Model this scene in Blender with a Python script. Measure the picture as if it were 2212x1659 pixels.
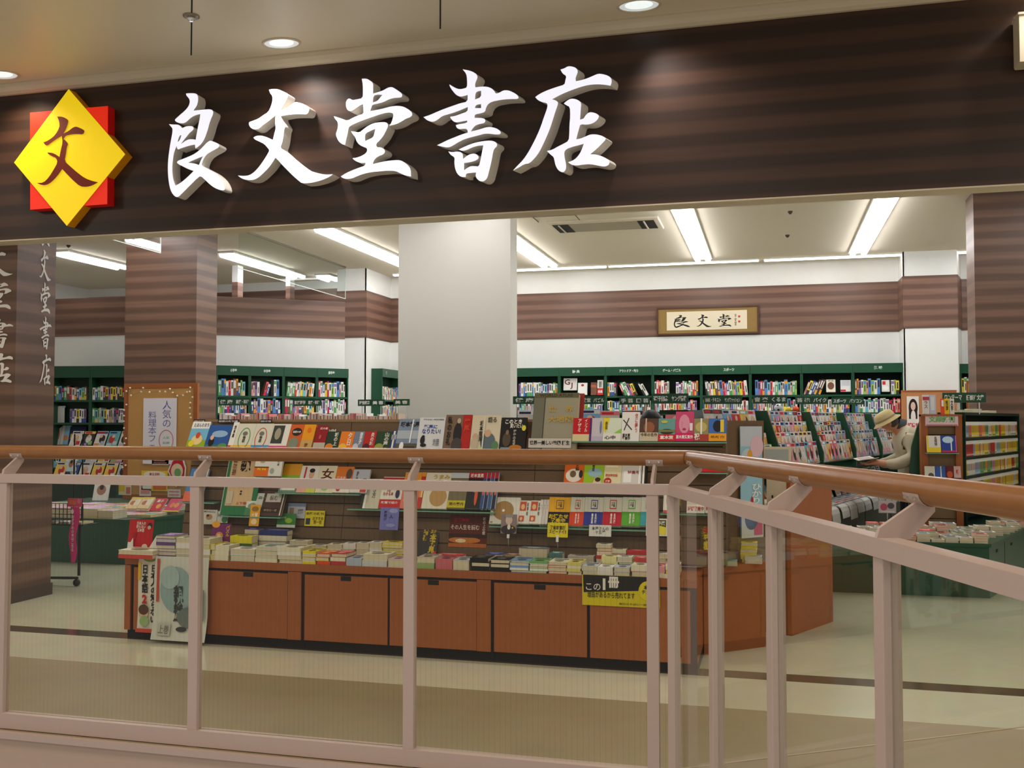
import bpy, math, random
from mathutils import Vector, Matrix, Euler
for o in list(bpy.data.objects): bpy.data.objects.remove(o)
SC = bpy.context.scene
COL = SC.collection
# ------------------------------------------------------------------ camera
FPX, CX, CY, EYE = 2127.0, 1106.0, 829.5, 1.5
YAW, PITCH = math.radians(14.7), math.atan(80.5 / 2127.0)
cam_data = bpy.data.cameras.new('camera')
cam_data.sensor_width = 36.0
cam_data.lens = FPX / 2212.0 * 36.0
cam_data.clip_start = 0.05
cam = bpy.data.objects.new('camera', cam_data)
COL.objects.link(cam)
cam.location = (0, 0, EYE)
cam.rotation_euler = (math.pi / 2 + PITCH, 0, YAW)
SC.camera = cam
CAMROT = Euler((math.pi / 2 + PITCH, 0, YAW)).to_matrix()
# ------------------------------------------------------------------ view, world, lights
SC.view_settings.view_transform = 'Standard'
SC.view_settings.look = 'None'
SC.view_settings.gamma = 1.0
SC.view_settings.use_curve_mapping = False
SC.view_settings.exposure = 0.0
world = bpy.data.worlds.new('world'); SC.world = world
world.use_nodes = True
world.node_tree.nodes['Background'].inputs[0].default_value = (1.0, 0.93, 0.85, 1)
world.node_tree.nodes['Background'].inputs[1].default_value = 0.40
TUBE_POWER = 18.0
CORRIDOR_POWER = 42.0
def area_lamp(name, loc, sx, sy, power, color, aim=(0, 0, -1)):
    l = bpy.data.lights.new(name, 'AREA'); l.shape = 'RECTANGLE'; l.size = sx; l.size_y = sy
    l.energy = power; l.color = color
    o = bpy.data.objects.new(name, l); COL.objects.link(o); o.location = loc
    o.rotation_euler = Vector(aim).to_track_quat('-Z', 'Y').to_euler()
    return o
def spot_lamp(name, loc, aim, power, color, size=100, blend=0.6, r=0.05):
    l = bpy.data.lights.new(name, 'SPOT'); l.energy = power; l.color = color
    l.spot_size = math.radians(size); l.spot_blend = blend; l.shadow_soft_size = r
    o = bpy.data.objects.new(name, l); COL.objects.link(o); o.location = loc
    o.rotation_euler = Vector(aim).to_track_quat('-Z', 'Y').to_euler()
    return o
# ------------------------------------------------------------------ rays from the photograph's pixels into the place
def ray(px, py):
    return CAMROT @ Vector(((px - CX) / FPX, -(py - CY) / FPX, -1.0))
EYEV = Vector((0, 0, EYE))
def pY(px, py, Y):
    d = ray(px, py); return EYEV + d * (Y / d.y)
def pX(px, py, X):
    d = ray(px, py); return EYEV + d * (X / d.x)
def pZ(px, py, Z):
    d = ray(px, py); return EYEV + d * ((Z - EYE) / d.z)
def pP(px, py, p0, n):
    d = ray(px, py); n = Vector(n); return EYEV + d * ((Vector(p0) - EYEV).dot(n) / d.dot(n))
# ------------------------------------------------------------------ materials
def lin(c):
    c = c / 255.0
    return c / 12.92 if c <= 0.04045 else ((c + 0.055) / 1.055) ** 2.4
def rgb(r, g, b): return (lin(r), lin(g), lin(b), 1.0)
MATS = {}
def mat(name, col, rough=0.6, spec=0.35, metal=0.0, emit=0.0, noise=0.0, nscale=40.0):
    """A procedural surface; col is sRGB 0-255."""
    if name in MATS: return MATS[name]
    m = bpy.data.materials.new(name); m.use_nodes = True; MATS[name] = m
    nt = m.node_tree; b = nt.nodes['Principled BSDF']
    c = rgb(*col)
    b.inputs['Base Color'].default_value = c
    b.inputs['Roughness'].default_value = rough
    b.inputs['Specular IOR Level'].default_value = spec
    b.inputs['Metallic'].default_value = metal
    if emit > 0:
        b.inputs['Emission Color'].default_value = c
        b.inputs['Emission Strength'].default_value = emit
    if noise > 0:
        tc = nt.nodes.new('ShaderNodeTexCoord'); nz = nt.nodes.new('ShaderNodeTexNoise')
        nz.inputs['Scale'].default_value = nscale
        mx = nt.nodes.new('ShaderNodeMixRGB'); mx.blend_type = 'MULTIPLY'; mx.inputs[0].default_value = noise
        mx.inputs[1].default_value = c
        nt.links.new(tc.outputs['Object'], nz.inputs['Vector'])
        nt.links.new(nz.outputs['Color'], mx.inputs[2])
        g = nt.nodes.new('ShaderNodeGamma'); g.inputs[1].default_value = 0.55
        nt.links.new(nz.outputs['Fac'], g.inputs[0]); nt.links.new(g.outputs[0], mx.inputs[2])
        nt.links.new(mx.outputs[0], b.inputs['Base Color'])
    return m
def C(col):
    """Printed paper or card of one colour."""
    return mat('print_%02x%02x%02x' % tuple(col), col, rough=0.45, spec=0.3)
def striped_wood(name, light, dark, period=0.174, phase=0.0, gloss=0.30):
    m = bpy.data.materials.new(name); m.use_nodes = True
    nt = m.node_tree; N = nt.nodes.new; L = nt.links.new; b = nt.nodes['Principled BSDF']
    tc = N('ShaderNodeNewGeometry'); sep = N('ShaderNodeSeparateXYZ'); L(tc.outputs['Position'], sep.inputs[0])
    mp = N('ShaderNodeMapping'); mp.inputs['Scale'].default_value = (0.7, 0.7, 14.0); L(tc.outputs['Position'], mp.inputs['Vector'])
    nz = N('ShaderNodeTexNoise'); nz.inputs['Scale'].default_value = 1.5; nz.inputs['Detail'].default_value = 5; L(mp.outputs[0], nz.inputs['Vector'])
    a = N('ShaderNodeMath'); a.operation = 'MULTIPLY_ADD'; L(nz.outputs['Fac'], a.inputs[0]); a.inputs[1].default_value = 0.022; L(sep.outputs['Z'], a.inputs[2])
    s = N('ShaderNodeMath'); s.operation = 'MULTIPLY_ADD'; L(a.outputs[0], s.inputs[0]); s.inputs[1].default_value = 2 * math.pi / period; s.inputs[2].default_value = phase
    sn = N('ShaderNodeMath'); sn.operation = 'SINE'; L(s.outputs[0], sn.inputs[0])
    mr = N('ShaderNodeMapRange'); mr.interpolation_type = 'SMOOTHSTEP'
    mr.inputs[1].default_value = -0.65; mr.inputs[2].default_value = 0.65; L(sn.outputs[0], mr.inputs[0])
    mx = N('ShaderNodeMixRGB'); mx.inputs[1].default_value = rgb(*dark); mx.inputs[2].default_value = rgb(*light); L(mr.outputs[0], mx.inputs[0])
    m2 = N('ShaderNodeMixRGB'); m2.blend_type = 'MULTIPLY'; m2.inputs[0].default_value = 0.35; L(mx.outputs[0], m2.inputs[1])
    mr2 = N('ShaderNodeMapRange'); mr2.inputs[1].default_value = 0.3; mr2.inputs[2].default_value = 0.7; mr2.inputs[3].default_value = 0.55; mr2.inputs[4].default_value = 1.25
    L(nz.outputs['Fac'], mr2.inputs[0]); L(mr2.outputs[0], m2.inputs[2]); L(m2.outputs[0], b.inputs['Base Color'])
    b.inputs['Roughness'].default_value = 0.40; b.inputs['Specular IOR Level'].default_value = 0.4
    return m
def glass(name, tint, refl=1.0, lines=False):
    m = bpy.data.materials.new(name); m.use_nodes = True
    nt = m.node_tree; N = nt.nodes.new; L = nt.links.new
    for n in list(nt.nodes): nt.nodes.remove(n)
    out = N('ShaderNodeOutputMaterial'); tr = N('ShaderNodeBsdfTransparent'); gl = N('ShaderNodeBsdfGlossy'); mix = N('ShaderNodeMixShader')
    tr.inputs[0].default_value = (*tint, 1); gl.inputs['Roughness'].default_value = 0.02
    fr = N('ShaderNodeFresnel'); fr.inputs[0].default_value = 1.45
    k = N('ShaderNodeMath'); k.operation = 'MULTIPLY'; k.inputs[1].default_value = refl; k.use_clamp = True
    geo = N('ShaderNodeNewGeometry'); fb = N('ShaderNodeMath'); fb.operation = 'SUBTRACT'; fb.inputs[0].default_value = 1.0; L(geo.outputs['Backfacing'], fb.inputs[1])
    kk = N('ShaderNodeMath'); kk.operation = 'MULTIPLY'; L(k.outputs[0], kk.inputs[0]); L(fb.outputs[0], kk.inputs[1])   # reflect once, on the outer face
    L(fr.outputs[0], k.inputs[0]); L(kk.outputs[0], mix.inputs[0]); L(tr.outputs[0], mix.inputs[1]); L(gl.outputs[0], mix.inputs[2]); L(mix.outputs[0], out.inputs[0])
    if lines:   # the fine wires cast into the pane, 16 mm apart
        g = N('ShaderNodeTexCoord'); sp = N('ShaderNodeSeparateXYZ'); L(g.outputs['Object'], sp.inputs[0])
        w = N('ShaderNodeMath'); w.operation = 'PINGPONG'; w.inputs[1].default_value = 0.012; L(sp.outputs['X'], w.inputs[0])
        c = N('ShaderNodeMath'); c.operation = 'LESS_THAN'; c.inputs[1].default_value = 0.0011; L(w.outputs[0], c.inputs[0])
        mc = N('ShaderNodeMixRGB'); mc.inputs[1].default_value = (*tint, 1); mc.inputs[2].default_value = (tint[0] * .93, tint[1] * .93, tint[2] * .93, 1)
        L(c.outputs[0], mc.inputs[0]); L(mc.outputs[0], tr.inputs[0])
    return m
# ------------------------------------------------------------------ mesh helpers
TXT = {}
def text_mesh(body, bold=0.012):
    k = (body, bold)
    if k not in TXT:
        c = bpy.data.curves.new('lettering', 'FONT'); c.body = body; c.offset = bold; c.resolution_u = 2
        c.align_x = 'CENTER'; c.space_line = 0.95
        o = bpy.data.objects.new('lettering', c); COL.objects.link(o)
        me = bpy.data.meshes.new_from_object(o.evaluated_get(bpy.context.evaluated_depsgraph_get()))
        vs = [(v.co.x, v.co.y) for v in me.vertices]; fs = [tuple(p.vertices) for p in me.polygons]
        bpy.data.objects.remove(o); bpy.data.curves.remove(c); bpy.data.meshes.remove(me)
        if vs:
            x0 = min(v[0] for v in vs); x1 = max(v[0] for v in vs); y0 = min(v[1] for v in vs); y1 = max(v[1] for v in vs)
            vs = [((x - x0) / max(x1 - x0, 1e-6), (y - y0) / max(y1 - y0, 1e-6)) for x, y in vs]
        TXT[k] = (vs, fs)
    return TXT[k]
class MB:
    def __init__(s): s.v = []; s.f = []; s.m = []; s.sm = []; s.mats = []
    def mi(s, m):
        if m not in s.mats: s.mats.append(m)
        return s.mats.index(m)
    def add(s, vs, fs, m, smooth=False):
        b = len(s.v); s.v += [tuple(v) for v in vs]; i = s.mi(m)
        for f in fs: s.f.append(tuple(b + k for k in f)); s.m.append(i); s.sm.append(smooth)
    def poly(s, pts, m): s.add(pts, [tuple(range(len(pts)))], m); return s
    def box(s, x0, x1, y0, y1, z0, z1, m, front=None, top=None):
        vs = [(x0, y0, z0), (x1, y0, z0), (x1, y1, z0), (x0, y1, z0), (x0, y0, z1), (x1, y0, z1), (x1, y1, z1), (x0, y1, z1)]
        s.add(vs, [(0, 3, 2, 1), (1, 2, 6, 5), (2, 3, 7, 6), (3, 0, 4, 7)], m)
        s.add(vs[:2] + vs[4:6], [(0, 1, 3, 2)], front or m); s.add(vs[4:], [(0, 1, 2, 3)], top or m)
        return s
    def prism(s, poly, z0, z1, m, top=None):
        n = len(poly); a = sum(poly[i][0] * poly[(i + 1) % n][1] - poly[(i + 1) % n][0] * poly[i][1] for i in range(n))
        if a < 0: poly = poly[::-1]
        vs = [(x, y, z0) for x, y in poly] + [(x, y, z1) for x, y in poly]
        s.add(vs, [tuple(range(n))[::-1]] + [(i, (i + 1) % n, n + (i + 1) % n, n + i) for i in range(n)], m)
        s.add([(x, y, z1) for x, y in poly], [tuple(range(n))], top or m); return s
    def loft(s, rings, m, smooth=True, closed=True, caps=True):
        n = len(rings[0]); vs = [p for r in rings for p in r]; fs = []
        for i in range(len(rings) - 1):
            for j in range(n if closed else n - 1):
                fs.append((i * n + j, i * n + (j + 1) % n, (i + 1) * n + (j + 1) % n, (i + 1) * n + j))
        s.add(vs, fs, m, smooth)
        if caps: s.add(rings[0], [tuple(range(n))[::-1]], m); s.add(rings[-1], [tuple(range(n))], m)
        return s
    def tube(s, pts, r, m, n=12, smooth=True):
        pts = [Vector(p) for p in pts]; rings = []
        for i, p in enumerate(pts):
            d = (pts[min(i + 1, len(pts) - 1)] - pts[max(i - 1, 0)]).normalized()
            up = Vector((0, 0, 1)) if abs(d.z) < 0.95 else Vector((1, 0, 0))
            a = d.cross(up).normalized(); b = a.cross(d)
            rr = r[i] if isinstance(r, (list, tuple)) else r
            rings.append([p + a * math.cos(2 * math.pi * k / n) * rr - b * math.sin(2 * math.pi * k / n) * rr for k in range(n)])
        return s.loft(rings, m, smooth)
    def ell(s, cx, cz, rx, rz, y, m, n=20, ring=0.0):
        o = [(cx + rx * math.cos(2 * math.pi * k / n), y, cz + rz * math.sin(2 * math.pi * k / n)) for k in range(n)]
        if ring:
            q = [(cx + (rx - ring) * math.cos(2 * math.pi * k / n), y, cz + (rz - ring) * math.sin(2 * math.pi * k / n)) for k in range(n)]
            s.add(o + q, [(k, (k + 1) % n, n + (k + 1) % n, n + k) for k in range(n)], m)
        else: s.add(o, [tuple(range(n))], m)
        return s
    def text(s, body, x0, x1, z0, z1, y, m, bold=0.012):
        vs, fs = text_mesh(body, bold)
        s.add([(x0 + a * (x1 - x0), y, z0 + b * (z1 - z0)) for a, b in vs], fs, m); return s
    def ball(s, c, r, m, n=16, k=10, sq=1.0):
        rings = [[(c[0] + r * math.sin(math.pi * i / k) * math.cos(2 * math.pi * j / n), c[1] + r * math.sin(math.pi * i / k) * math.sin(2 * math.pi * j / n), c[2] - r * sq * math.cos(math.pi * i / k)) for j in range(n)] for i in range(1, k)]
        return s.loft(rings, m)
    def mesh(s, name):
        me = bpy.data.meshes.new(name); me.from_pydata(s.v, [], s.f)
        for m in s.mats: me.materials.append(m)
        me.polygons.foreach_set('material_index', s.m); me.polygons.foreach_set('use_smooth', s.sm); me.update()
        return me
    def build(s, name, parent=None, loc=(0, 0, 0), rot=(0, 0, 0), bevel=0.0, **kw):
        o = bpy.data.objects.new(name, s.mesh(name)); COL.objects.link(o)
        o.location = loc; o.rotation_euler = rot
        if parent is not None: o.parent = parent
        if bevel:
            b = o.modifiers.new('bevel', 'BEVEL'); b.width = bevel; b.segments = 2; b.limit_method = 'ANGLE'
        return tag(o, **kw)
def tag(o, label=None, cat=None, group=None, kind=None):
    if label: o['label'] = label
    if cat: o['category'] = cat
    if group: o['group'] = group
    if kind: o['kind'] = kind
    return o
def thing(name, label, cat, loc=(0, 0, 0), rot=(0, 0, 0), group=None):
    o = bpy.data.objects.new(name, None); COL.objects.link(o); o.location = loc; o.rotation_euler = rot
    o.empty_display_size = 0.1
    return tag(o, label, cat, group)
def copy_thing(src, loc, rot, label, group=None):
    c = src.copy(); COL.objects.link(c); c.location = loc; c.rotation_euler = rot; c['label'] = label
    if group: c['group'] = group
    for ch in src.children:
        d = ch.copy(); COL.objects.link(d); d.parent = c
        for g in ch.children:
            e = g.copy(); COL.objects.link(e); e.parent = d
    return c
def struct(mb, name, **k): return mb.build(name, kind='structure', **k)
ORD = 'first second third fourth fifth sixth seventh eighth ninth tenth eleventh twelfth thirteenth fourteenth fifteenth sixteenth seventeenth eighteenth nineteenth twentieth'.split()
def nth(i):
    if i < 20: return ORD[i]
    t = ['', '', 'twenty', 'thirty', 'forty', 'fifty', 'sixty', 'seventy', 'eighty'][(i + 1) // 10]
    return (t + '-' + ORD[(i + 1) % 10 - 1]) if (i + 1) % 10 else t[:-1] + 'ieth'
# ================================================================== the setting
CEIL, BACK = 4.30, 17.9
FY, FZ0, FZ1 = 6.67, 2.97, 4.17         # fascia plane and its lower and upper edge
W_SIGN = striped_wood('fascia_wood', (66, 44, 34), (46, 30, 24), phase=1.2, gloss=0.42)
W_PILLAR = striped_wood('pillar_wood', (122, 92, 76), (98, 73, 60), phase=0.4)
W_BAND = striped_wood('wall_band_wood', (128, 95, 80), (103, 75, 63), phase=2.0)
WHITE = mat('white_wall_paint', (232, 231, 227), rough=0.8, spec=0.2, noise=0.06, nscale=8)
CEILW = mat('shop_ceiling_board', (222, 210, 192), rough=0.9, spec=0.1, noise=0.05, nscale=30)
CREAM = mat('cream_trim_paint', (214, 202, 178), rough=0.55, spec=0.3)
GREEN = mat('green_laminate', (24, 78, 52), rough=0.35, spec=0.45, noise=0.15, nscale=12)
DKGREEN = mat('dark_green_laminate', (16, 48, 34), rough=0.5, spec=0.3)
ORANGE = mat('orange_brown_laminate', (168, 96, 48), rough=0.4, spec=0.35, noise=0.22, nscale=18)
BROWN = mat('slat_board_brown', (118, 94, 70), rough=0.55, spec=0.3, noise=0.3, nscale=60)
DARK = mat('dark_recess', (28, 22, 18), rough=0.7)
BLACK = mat('black_plastic', (20, 20, 22), rough=0.4)
STEEL = mat('pinkish_grey_painted_steel', (200, 178, 168), rough=0.42, spec=0.45, noise=0.08, nscale=50)
PAGE = mat('page_edges', (226, 216, 186), rough=0.8, spec=0.1, noise=0.25, nscale=220)
PAPER = C((238, 238, 234))
GLASS = glass('railing_glass', (0.955, 0.965, 0.94), 1.0, lines=True)
GLASS_SIDE = glass('railing_glass_side', (0.945, 0.965, 0.935), 1.5)
SHELFGLASS = mat('shelf_glass_edge', (120, 175, 150), rough=0.08, spec=0.8)
CURTAIN = glass('smoke_curtain_glass', (0.90, 0.94, 0.92), 1.3)
def floor_mat():
    m = bpy.data.materials.new('polished_floor'); m.use_nodes = True
    nt = m.node_tree; N = nt.nodes.new; L = nt.links.new; b = nt.nodes['Principled BSDF']
    g = N('ShaderNodeNewGeometry'); sp = N('ShaderNodeSeparateXYZ'); L(g.outputs['Position'], sp.inputs[0])
    def step(t):
        s = N('ShaderNodeMath'); s.operation = 'GREATER_THAN'; s.inputs[1].default_value = t; L(sp.outputs['Y'], s.inputs[0]); return s.outputs[0]
    def mix(f, a, c):
        x = N('ShaderNodeMixRGB'); L(f, x.inputs[0])
        (L(a, x.inputs[1]) if not isinstance(a, tuple) else x.inputs[1].__setattr__('default_value', a)); x.inputs[2].default_value = c; return x.outputs[0]
    c = mix(step(5.33), rgb(166, 148, 114), rgb(226, 222, 198))
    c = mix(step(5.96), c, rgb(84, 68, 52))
    c = mix(step(6.13), c, rgb(214, 211, 184))
    nz = N('ShaderNodeTexNoise'); nz.inputs['Scale'].default_value = 6; nz.inputs['Detail'].default_value = 6; L(g.outputs['Position'], nz.inputs['Vector'])
    m2 = N('ShaderNodeMixRGB'); m2.blend_type = 'MULTIPLY'; m2.inputs[0].default_value = 0.18; L(c, m2.inputs[1]); L(nz.outputs['Color'], m2.inputs[2]); L(m2.outputs[0], b.inputs['Base Color'])
    r = N('ShaderNodeMapRange'); r.inputs[1].default_value = 5.32; r.inputs[2].default_value = 5.34; r.inputs[3].default_value = 0.55; r.inputs[4].default_value = 0.13; L(sp.outputs['Y'], r.inputs[0]); L(r.outputs[0], b.inputs['Roughness'])
    bp = N('ShaderNodeBump'); bp.inputs['Strength'].default_value = 0.06; bp.inputs['Distance'].default_value = 0.02
    n2 = N('ShaderNodeTexNoise'); n2.inputs['Scale'].default_value = 3.5; L(g.outputs['Position'], n2.inputs['Vector']); L(n2.outputs['Fac'], bp.inputs['Height']); L(bp.outputs[0], b.inputs['Normal'])
    b.inputs['Specular IOR Level'].default_value = 0.5
    return m
FLOORM = floor_mat()
# rail corner and the oblique run of the railing
RC = Vector((-0.39, 4.10, 0)); RD = Vector((0.343, -0.939, 0)).normalized(); RN = Vector((0.939, 0.343, 0)).normalized()
far = RC + RD * 3.6
struct(MB().prism([(-14, 4.06), (RC.x, 4.06), (far.x, far.y), (9, far.y), (9, 19), (-14, 19)], -0.30, 0.0, FLOORM), 'floor')
SLAB = mat('slab_edge_panel', (200, 176, 160), rough=0.6, spec=0.25, noise=0.1, nscale=20)
eb = MB().box(-14, RC.x + 0.02, 4.03, 4.06, -0.030, -0.001, STEEL).box(-14, RC.x, 4.05, 4.062, -0.9, -0.030, SLAB)
a = RC + RD * 0.0; q = [(a.x, 4.05), (far.x - 0.02, far.y), (far.x, far.y), (a.x + 0.02, 4.06)]
eb.prism(q, -0.9, -0.001, SLAB)
struct(eb, 'trim_1')
gb = MB(); p0, p1 = pZ(1500, 1657, 0), pZ(2212, 1570, 0); dd = (p1 - p0).normalized(); nn = Vector((-dd.y, dd.x, 0)) * 0.006
a0, a1 = p0 - dd * 0.1, p1 + dd * 2.0
gb.poly([a0 - nn + Vector((0, 0, .0015)), a1 - nn + Vector((0, 0, .0015)), a1 + nn + Vector((0, 0, .0015)), a0 + nn + Vector((0, 0, .0015))], mat('pale_floor_joint', (196, 176, 140), rough=0.5))
struct(gb, 'trim_2')
# mall ceiling with its panel joints, crown moulding and fascia
MCEIL = 4.25
MC = mat('mall_ceiling_panel', (232, 222, 198), rough=0.42, spec=0.35, noise=0.05, nscale=300)
cb = MB().box(-14, 9, -5, 6.62, MCEIL, MCEIL + 0.1, MC)
for px, py in ((413, 119), (951, 62), (1740, -20)):
    p = pZ(px, py, MCEIL); d = Vector((p.x, p.y, 0)).normalized(); n = Vector((-d.y, d.x, 0)) * 0.005; e = p - d * 4.5
    z = Vector((0, 0, -0.002))
    cb.poly([p - n + z, e - n + z, e + n + z, p + n + z], DARK)
struct(cb, 'ceiling')
mould = MB(); prof = [(6.67, FZ1 - 0.004), (6.645, FZ1 - 0.004), (6.62, FZ1 + 0.012), (6.603, FZ1 + 0.04), (6.60, MCEIL - 0.012), (6.61, MCEIL + 0.02), (6.67, MCEIL + 0.02)]
mould.loft([[(-14, y, z) for y, z in prof], [(9, y, z) for y, z in prof]], CREAM, smooth=False)
struct(mould, 'trim_3')
fb = MB().box(-14, 9, FY, FY + 0.02, FZ0 + 0.006, FZ1, W_SIGN)
fb.box(-14, 9, FY - 0.004, 6.84, FZ0 - 0.004, FZ0 + 0.006, CREAM).box(-14, 9, FY + 0.02, 6.84, FZ0 + 0.006, CEIL + 0.3, WHITE)
struct(fb, 'wall_front')
# shop shell
struct(MB().box(-14, 9, 6.84, BACK, CEIL, CEIL + 0.1, CEILW), 'ceiling')
def band_wall(mb, x0, y0, x1, y1, zb=3.03, zt=3.892, top=CEIL, th=0.1):
    """white wall with a striped wood band, running from (x0, y0) to (x1, y1); it faces right of that direction"""
    d = Vector((x1 - x0, y1 - y0, 0)).normalized(); n = Vector((d.y, -d.x, 0))
    def slab(za, zc, m, o):
        a = Vector((x0, y0, 0)); b = Vector((x1, y1, 0))
        mb.prism([(a + n * o)[:2], (b + n * o)[:2], (b - n * th)[:2], (a - n * th)[:2]], za, zc, m)
    slab(0, zb, WHITE, 0); slab(zb, zt, W_BAND, 0.012)
    if top > zt: slab(zt, top, WHITE, 0)
    return mb
bw = MB(); band_wall(bw, -7.13, BACK, 9, BACK); struct(bw, 'wall_back')
lw = MB(); band_wall(lw, -14, 17.9, -7.7, 17.9, 3.1, 4.13); struct(lw, 'wall_left_rear')
pw = MB(); band_wall(pw, -14, 14.25, -9.45, 14.25, zb=2.94, top=3.59, zt=3.59); band_wall(pw, -9.45, 14.25, -7.20, 15.90, zb=2.94, top=3.59, zt=3.59); struct(pw, 'wall_partition')
for i, (px, pyw, w) in enumerate(((497, 606, 0.115), (613, 615, 0.085))):
    d = 1.12 * (15.6 if i == 0 else 15.95); u = (px - CX) / FPX; c, s = math.cos(YAW), math.sin(YAW)
    X, Y = d * (-s + u * c), d * (c + u * s)
    zs = EYE + (910 - pyw) * d / FPX
    struct(MB().box(X - w / 2, X + w / 2, Y + 0.12, Y + 0.3, 3.3, zs, W_BAND).box(X - w / 2, X + w / 2, Y + 0.12, Y + 0.3, zs, CEIL, WHITE), 'column')
cp = MB(); band_wall(cp, -7.70, 16.66, -7.13, 16.66, th=0.02); band_wall(cp, -7.13, 16.66, -7.13, BACK, th=0.02); struct(cp, 'column')
rp0, rp1 = pY(1952, 700, 17.3).x, pY(2069, 700, 17.3).x
cp = MB(); band_wall(cp, rp0, 17.3, rp1, 17.3, th=0.02); band_wall(cp, rp1, 17.3, rp1 + 0.16, BACK, th=0.02); band_wall(cp, rp0, BACK, rp0, 17.3, th=0.02); struct(cp, 'column')
struct(MB().box(9, 9.1, 6.84, BACK, 0, CEIL, WHITE), 'wall_right')
struct(MB().box(-14.1, -14, 6.84, BACK, 0, CEIL, WHITE), 'wall_left')
# pillars wrapped in striped wood, one plain white
bp_l, bp_r = pY(270, 700, 12.1).x, pY(424, 700, 12.1).x
struct(MB().box(bp_l, bp_r, 12.1, 12.62, 0, CEIL, W_PILLAR), 'column')
wp_l, wp_r = pY(860.5, 700, 12.1).x, pY(1102.5, 700, 12.1).x
PAINT = mat('white_pillar_paint', (206, 201, 191), rough=0.55, spec=0.3, noise=0.05, nscale=60)
struct(MB().box(wp_l, wp_r, 12.1, 12.44, 0, CEIL, PAINT), 'column')
rc_l = pY(2107, 700, 12.97).x
struct(MB().box(rc_l, rc_l + 2.2, 12.97, 13.46, 0, CEIL, W_PILLAR), 'column')
# shopfront column at the left with a dark base board
LX0, LX1, LY0, LY1 = -7.3, -6.06, 6.85, 7.31
struct(MB().box(LX0, LX1, LY0, LY1, 0.0, 3.2, W_PILLAR).box(LX0 - .012, LX1 + .012, LY0 - .012, LY1 + .012, 0, 0.10, mat('dark_base_board', (74, 58, 50), rough=0.5)), 'column')
# ================================================================== shop sign
def Zm(ox, oy, sc, pts): return [(ox + x / sc, oy + y / sc) for x, y in pts]
def pts(s): 
    v = [int(t) for t in s.replace(';', ' ').replace(',', ' ').split()]
    return list(zip(v[0::2], v[1::2]))
GLYPH = {}
GLYPH['ryo'] = (350, 190, 6.635, ["345,80 400,75 480,78 510,100 520,150 515,210 495,265 450,325 520,318 600,310 680,305 720,315 738,345 730,385 705,440 680,510 660,590 640,650 615,720 575,790 530,835 480,868 472,812 400,825 320,850 260,870 230,885 215,860 210,830 190,880 170,940 160,1010 150,1100 148,1190 155,1270 170,1340 195,1400 260,1365 330,1310 400,1245 455,1190 380,1165 300,1125 240,1095 212,1070 225,1045 280,1025 370,990 450,955 530,900 590,840 640,785 690,752 740,770 800,795 825,820 815,850 760,885 700,915 640,955 600,1010 580,1060 568,1110 620,1140 700,1180 770,1225 830,1280 875,1345 900,1410 905,1455 880,1470 820,1460 750,1430 690,1385 620,1320 553,1258 500,1300 430,1370 360,1440 290,1510 240,1560 200,1565 160,1530 125,1470 105,1390 92,1300 85,1200 85,1100 92,1000 105,900 120,800 135,720 150,640 152,580 125,550 100,518 150,525 230,525 265,545 290,580 330,555 390,545 440,550 455,575 445,605 400,640 360,690 310,750 270,805 300,785 340,755 390,735 440,735 484,742 490,700 505,620 520,540 540,450 550,375 500,385 450,405 400,440 360,480 320,505 270,508 220,495 190,475 185,455 210,430 260,385 320,335 370,280 395,230 400,180 380,140 350,110",
    "262,675 278,680 262,735 232,775 225,765 240,715", "375,1070 440,1040 510,1010 590,978 560,1030 530,1105 480,1085"])
GLYPH['bun'] = (510, 180, 6.914, ["490,95 540,85 620,85 700,120 780,160 770,210 735,280 690,350 655,410 720,385 800,340 860,290 900,280 980,300 1060,335 1095,365 1090,410 1060,465 980,460 880,460 780,468 670,490 675,520 690,555 720,600 740,640 722,680 712,740 705,810 690,890 660,965 720,1020 800,1095 900,1175 1000,1250 1100,1305 1230,1345 1340,1365 1448,1358 1400,1395 1300,1440 1200,1470 1100,1490 985,1495 930,1450 860,1390 790,1320 700,1230 640,1160 588,1110 540,1190 480,1270 400,1350 330,1410 260,1445 170,1445 90,1425 28,1378 120,1385 200,1375 280,1320 350,1240 420,1140 470,1060 500,1000 470,960 420,905 340,865 280,840 260,810 300,785 370,780 450,800 550,845 570,760 590,690 590,640 583,580 590,480 540,520 470,575 400,625 340,680 280,690 230,675 195,630 190,580 250,560 330,530 400,480 480,430 520,350 545,260 545,190 510,150"])
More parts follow.
